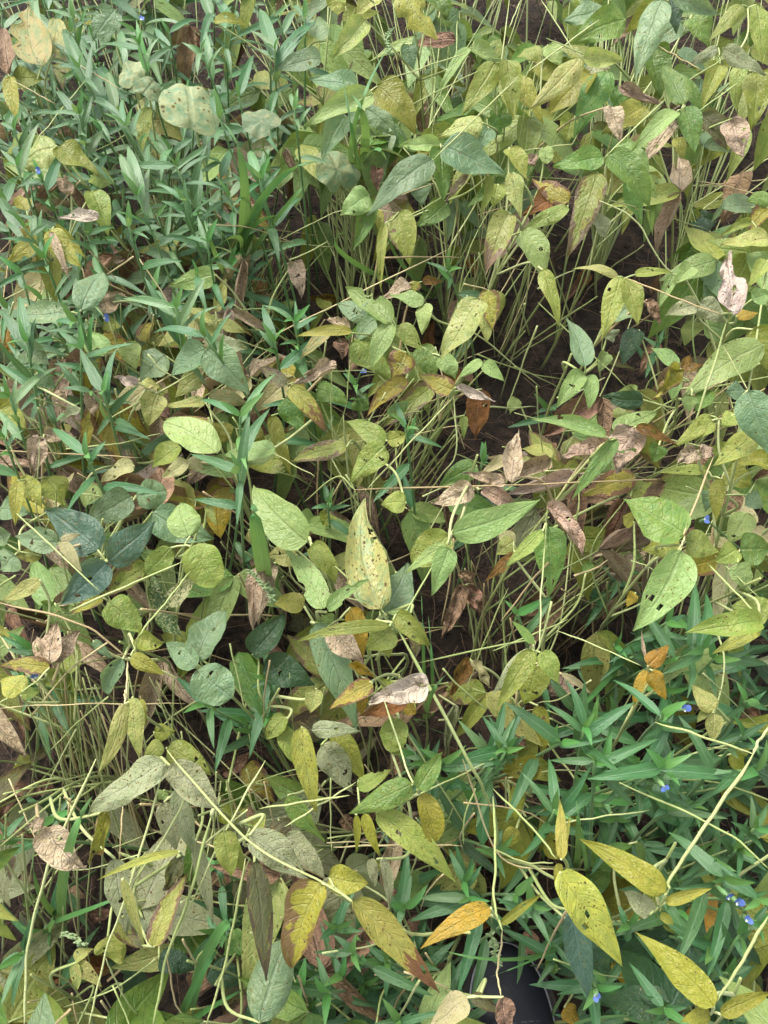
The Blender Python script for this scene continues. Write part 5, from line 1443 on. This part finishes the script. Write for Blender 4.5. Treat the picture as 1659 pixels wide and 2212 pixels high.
# ---------------------------------------------------------------- fallen and caught dry leaves
WORD = {'pk': 'pinkish-tan dry leaf', 'br': 'dead brown leaf', 'wh': 'bleached dry leaf', 'or': 'rust-brown dead leaf', 'gbr': 'dull brown-green leaf', 'yo': 'golden-yellow fallen leaf', 'cr': 'cream dry leaf', 'gb': 'browning leaf', 'yb': 'yellow and brown fallen leaf'}
for r in fallen:
    o = hero_leaflet(r, 'fallen_leaf', None)
    o['category'] = 'leaf'
    o['group'] = 'dead leaves fallen among the stems'
    queue_label(o, WORD[r['st']], (r['b'][0] + r['t'][0]) / 2, (r['b'][1] + r['t'][1]) / 2)
random.seed(31)
for _ in range(120):
    x, y = random.uniform(-40, 1700), random.uniform(150, 2250)
    if ((x - 1150) / 90) ** 2 + ((y - 780) / 75) ** 2 < 1 or (abs(x - 1110) < 120 and y > 1990):
        continue
    g0 = at(x, y, 0.0)
    g0.z = ground_z(g0.x, g0.y) + random.uniform(0.006, 0.03)
    az = random.uniform(0, 6.28)
    L = random.uniform(0.045, 0.075)
    st = random.choice(('br', 'br', 'br', 'pk', 'or', 'br', 'gbr'))
    d = Vector((math.cos(az), math.sin(az), random.uniform(-.05, .2)))
    o = leaflet('fallen_leaf', g0, g0 + d * L, L * random.uniform(0.4, 0.6), LM[st], None, Vector((random.uniform(-.4, .4), random.uniform(-.4, .4), 1)), arch=0.1, fold=random.uniform(0, .4), wave=0.12,
                crumple=0.18, curl=random.uniform(0.2, 1.1), nu=10, nv=3, twist=random.uniform(-.8, .8))
    o['category'] = 'leaf'
    o['group'] = 'dead leaves fallen among the stems'
    queue_label(o, WORD[st], x, y)

# curved dry pod at the bottom edge
pod = [at(*cp('J', 1490, 1475), 0.17), at(*cp('J', 1460, 1560), 0.168), at(*cp('J', 1390, 1620), 0.165), at(*cp('J', 1290, 1650), 0.16)]
pp = smooth_path(pod, 6)
o = tube_obj('dry_pod', pp, [0.0022 + 0.0028 * math.sin(math.pi * (k + .5) / len(pp)) + 0.0006 * math.sin(k * 2.1) for k in range(len(pp))], M_ROOTS, None, 8)
o['label'] = 'curved brown dry pod beside the smooth green oval leaf'
o['category'] = 'pod'

# fine dry straw and roots on the soil, too fine to count
random.seed(77)
V, Fc = [], []
for _ in range(4200):
    x, y = random.uniform(-0.95, 0.95), random.uniform(-0.15, 1.9)
    hx, hy = sheet(Vector((x, y, 0)))
    if ((hx - 1150) / 130) ** 2 + ((hy - 790) / 110) ** 2 < 1 and random.random() < 0.75:
        continue
    z = ground_z(x, y) + 0.001
    az, L = random.uniform(0, 6.28), random.uniform(0.02, 0.11)
    p0 = Vector((x, y, z + random.uniform(0, 0.006)))
    p2 = p0 + Vector((math.cos(az) * L, math.sin(az) * L, random.uniform(0, 0.018)))
    p1 = p0.lerp(p2, 0.5) + Vector((random.uniform(-1, 1), random.uniform(-1, 1), random.uniform(0, 1))) * L * 0.22
    v, f, u = tube_data(smooth_path([p0, p1, p2], 3), random.uniform(0.00025, 0.0007), 3)
    s = len(V)
    V += v
    Fc += [tuple(s + a for a in q) for q in f]
o = mesh_obj('straw_litter', V, Fc, M_ROOTS)
o['kind'] = 'stuff'
o['label'] = 'fine dry straw and rootlets strewn over the soil'

# soil crumbs
random.seed(78)
V, Fc = [], []
for _ in range(2600):
    x, y = random.uniform(-0.9, 0.9), random.uniform(-0.1, 1.9)
    r = random.uniform(0.0012, 0.005) * random.random() ** 0.5
    c = Vector((x, y, ground_z(x, y) + r * 0.3))
    s = len(V)
    for a in ((1, 0, 0), (-1, 0, 0), (0, 1, 0), (0, -1, 0), (0, 0, 1)):
        V.append(c + Vector(a) * r * random.uniform(0.6, 1.3))
    Fc += [(s, s + 2, s + 4), (s + 2, s + 1, s + 4), (s + 1, s + 3, s + 4), (s + 3, s, s + 4)]
o = mesh_obj('soil_crumbs', V, Fc, bpy.data.materials['dark_soil'], smooth=False)
o['kind'] = 'stuff'
o['label'] = 'small crumbs of dark soil'

# the same crop going on outside the frame, one mass of foliage
random.seed(91)
keys = ['yg', 'g', 'lg', 'bg', 'oy', 'pk', 'df']
V, Fc, UV, MI = [], [], [], []
n_out = 0
while n_out < 620:
    x, y = random.uniform(-2.0, 2.0), random.uniform(-0.25, 3.2)
    top = Vector((x, y, random.uniform(0.16, 0.42)))
    if (top - CAM).dot(FWD) > 0.05:
        sx_, sy_ = sheet(top)
        if -110 < sx_ < 1770 and -90 < sy_ < 2330:
            continue
    n_out += 1
    foot = Vector((x + random.gauss(0, .06), y + random.gauss(0, .06), ground_z(x, y)))
    v, f, u = tube_data([foot, foot.lerp(top, 0.5) + Vector((random.gauss(0, .01), random.gauss(0, .01), 0)), top], 0.0013, 4)
    s0 = len(V)
    V += v
    UV += u
    Fc += [tuple(s0 + q for q in t) for t in f]
    MI += [len(keys)] * len(f)
    az = random.uniform(0, 6.28)
    mk = random.choice((0, 0, 1, 1, 2, 2, 3, 4, 5, 6))
    for da in (0, 1.3, -1.3):
        el = random.uniform(-0.9, 0.0)
        L = random.uniform(0.06, 0.10)
        d = Vector((math.cos(az + da) * math.cos(el), math.sin(az + da) * math.cos(el), math.sin(el)))
        sd_ = d.cross(Vector((random.uniform(-.3, .3), random.uniform(-.3, .3), 1))).normalized()
        nn = sd_.cross(d)
        w = L * (0.2 if mk == 6 else random.uniform(0.34, 0.46))
        s0 = len(V)
        for i in range(7):
            t = i / 6
            hw = 0.5 * w * max(0.03, leaf_profile(t, 'soy'))
            c = top + d * (L * t) + nn * (0.5 * L * 0.25 * math.sin(math.pi * t)) - Vector((0, 0, L * 0.2 * t * t))
            for s in (-1, 0, 1):
                V.append(c + sd_ * (hw * s) + nn * (0.25 * hw * abs(s)))
                UV.append((t, 0.5 + 0.5 * s))
        for i in range(6):
            for j in range(2):
                q = s0 + i * 3 + j
                Fc.append((q, q + 1, q + 4, q + 3))
                MI.append(mk)
o = mesh_obj('outer_foliage', V, Fc, None, None, UV, True, [LM[k] for k in keys] + [M_STEM], MI)
o['kind'] = 'stuff'
o['label'] = 'crop and weed foliage going on all round the patch'

# ---------------------------------------------------------------- shoe
def shoe_material(name, c1, c2, rough, sc, dirt=0.4):
    g = NG(name)
    tc = g.n('TexCoord').outputs['Object']
    n1 = g.noise(tc, sc, 4.0, 0.6)
    n2 = g.noise(tc, 30.0, 4.0, 0.6)
    n3 = g.noise(tc, 900.0, 2.0, 0.5)
    col = g.mix(n1, lin(c1, 0.8), lin(c2, 0.8))
    col = g.mix(g.math('MULTIPLY', g.step(n2, 0.5, 0.75), dirt), col, lin((112, 98, 82), 0.8))
    pr = g.n('BsdfPrincipled')
    g.put(pr.inputs['Base Color'], col)
    g.put(pr.inputs['Roughness'], g.math('ADD', rough, g.math('MULTIPLY', n2, 0.2)))
    pr.inputs['Specular IOR Level'].default_value = 0.3
    bp = g.n('Bump')
    bp.inputs['Strength'].default_value = 0.35
    bp.inputs['Distance'].default_value = 0.0006
    g.put(bp.inputs['Height'], g.math('ADD', n3, n1))
    g.put(pr.inputs['Normal'], bp.outputs[0])
    out = g.n('OutputMaterial')
    g.put(out.inputs[0], pr.outputs[0])
    return g.m


def build_shoe():
    toe = at(1058, 2044, 0.06)
    mu = shoe_material('shoe_leather', (19, 22, 31), (29, 33, 43), 0.5, 60.0, 0.14)
    mss = shoe_material('shoe_sole', (34, 34, 36), (74, 70, 66), 0.7, 160.0, 0.6)
    mth = shoe_material('shoe_piping', (196, 198, 204), (150, 152, 158), 0.6, 300.0, 0.3)
    mst = shoe_material('shoe_thread', (92, 94, 100), (70, 72, 78), 0.6, 300.0, 0.3)
    L = 0.29
    root = thing('shoe', 'black leather shoe with pale stitched piping, its toe poking out under the leaves', 'shoe', (toe.x + 0.040, toe.y - L + 0.004, 0.004))
    root.rotation_euler = (0, 0, R(5))

    def half(t):          # t: 0 heel .. 1 toe ; half width
        return 0.052 * (max(0.0, 1 - ((abs(t - 0.52)) / 0.485) ** 3.2)) ** 0.5 * (0.80 + 0.26 * t)

    def height(t):        # upper's top line
        return 0.105 - 0.045 * min(1, max(0, (t - 0.35) / 0.45)) - 0.012 * max(0, (t - 0.8) / 0.2)
    NU, NV = 44, 24
    ts = [0.036 + (1.004 - 0.036) * (1 - math.cos(math.pi * i / NU)) / 2 for i in range(NU + 1)]
    verts, faces = [], []
    for t in ts:
        w = max(0.0005, half(t) * 0.84)
        h = height(t)
        endf = min(1.0, (half(t) / 0.03)) ** 0.55
        for j in range(NV + 1):
            a = math.pi * j / NV
            cx, sz = math.cos(a), math.sin(a)
            verts.append(Vector((w * (abs(cx) ** 0.75) * (1 if cx > 0 else -1), t * L, 0.027 + (h - 0.027) * endf * sz ** 0.6 + 0.0015 * math.sin(t * 60) * max(0, sz - 0.6))))
    for i in range(NU):
        for j in range(NV):
            a = i * (NV + 1) + j
            faces.append((a, a + NV + 1, a + NV + 2, a + 1))
    up = mesh_obj('upper', verts, faces, mu, root)
    # sole with ridged edge
    verts, faces = [], []
    outl = [(half(t), t * L) for t in ts] + [(-half(t), t * L) for t in reversed(ts)]
    layers = [(0.0, 0.97), (0.003, 1.03), (0.008, 1.04), (0.0095, 1.0), (0.011, 1.04), (0.016, 1.05), (0.0175, 1.0), (0.019, 1.05), (0.024, 1.05), (0.0265, 1.0), (0.0258, 0.97), (0.0285, 0.94), (0.0270, 0.91), (0.0295, 0.88), (0.0290, 0.82)]
    m = len(outl)
    for z, k in layers:
        for (x, y) in outl:
            verts.append(Vector((x * k, (y - L / 2) * (1 + (k - 1) * 0.4) + L / 2, z)))
    for i in range(len(layers) - 1):
        for k in range(m):
            k2 = (k + 1) % m
            faces.append((i * m + k, i * m + k2, (i + 1) * m + k2, (i + 1) * m + k))
    sole = mesh_obj('sole', verts, faces, mss, root)
    # notches along the sole edge
    # pale piping where the upper meets the sole, and seam lines over the toe
    pts = [Vector((half(t) * 0.87, t * L, 0.0315)) for t in ts] + [Vector((-half(t) * 0.87, t * L, 0.0315)) for t in reversed(ts)]
    v, f, u = tube_data(pts, 0.0012, 5)
    mesh_obj('piping', v, f, mth, root)

    def over(t, a, k=1.012):
        w = half(t) * 0.84
        h = height(t)
        endf = min(1.0, (half(t) / 0.03)) ** 0.55
        cx, sz = math.cos(a), math.sin(a)
        return Vector((w * k * (abs(cx) ** 0.75) * (1 if cx > 0 else -1), t * L, 0.024 + (h - 0.024) * endf * sz ** 0.7 * k))
    for n0 in range(16):
        a0, a1 = 0.25 + n0 * 0.165, 0.25 + n0 * 0.165 + 0.11
        v, f, u = tube_data([over(0.735 + 0.02 * math.sin(a), a) for a in (a0, (a0 + a1) / 2, a1)], 0.0006, 4)
        mesh_obj('stitch', v, f, mst, root)
    v, f, u = tube_data([over(0.72, 0.2 + 2.74 * k / 16, 1.004) for k in range(17)], 0.0013, 5)
    mesh_obj('toe_seam', v, f, mu, root)
    tg = [over(0.64 - 0.0 * k, 1.05 + 1.0 * k / 8, 1.01) for k in range(9)]
    v, f, u = tube_data(tg, 0.002, 6)
    mesh_obj('tongue_edge', v, f, mu, root)
    for k in range(4):
        t = 0.60 - 0.055 * k
        v, f, u = tube_data([over(t, 1.0 + 1.14 * q / 8, 1.03) for q in range(9)], 0.0026, 6)
        mesh_obj('lace', v, f, mss, root)


build_shoe()
write_labels()
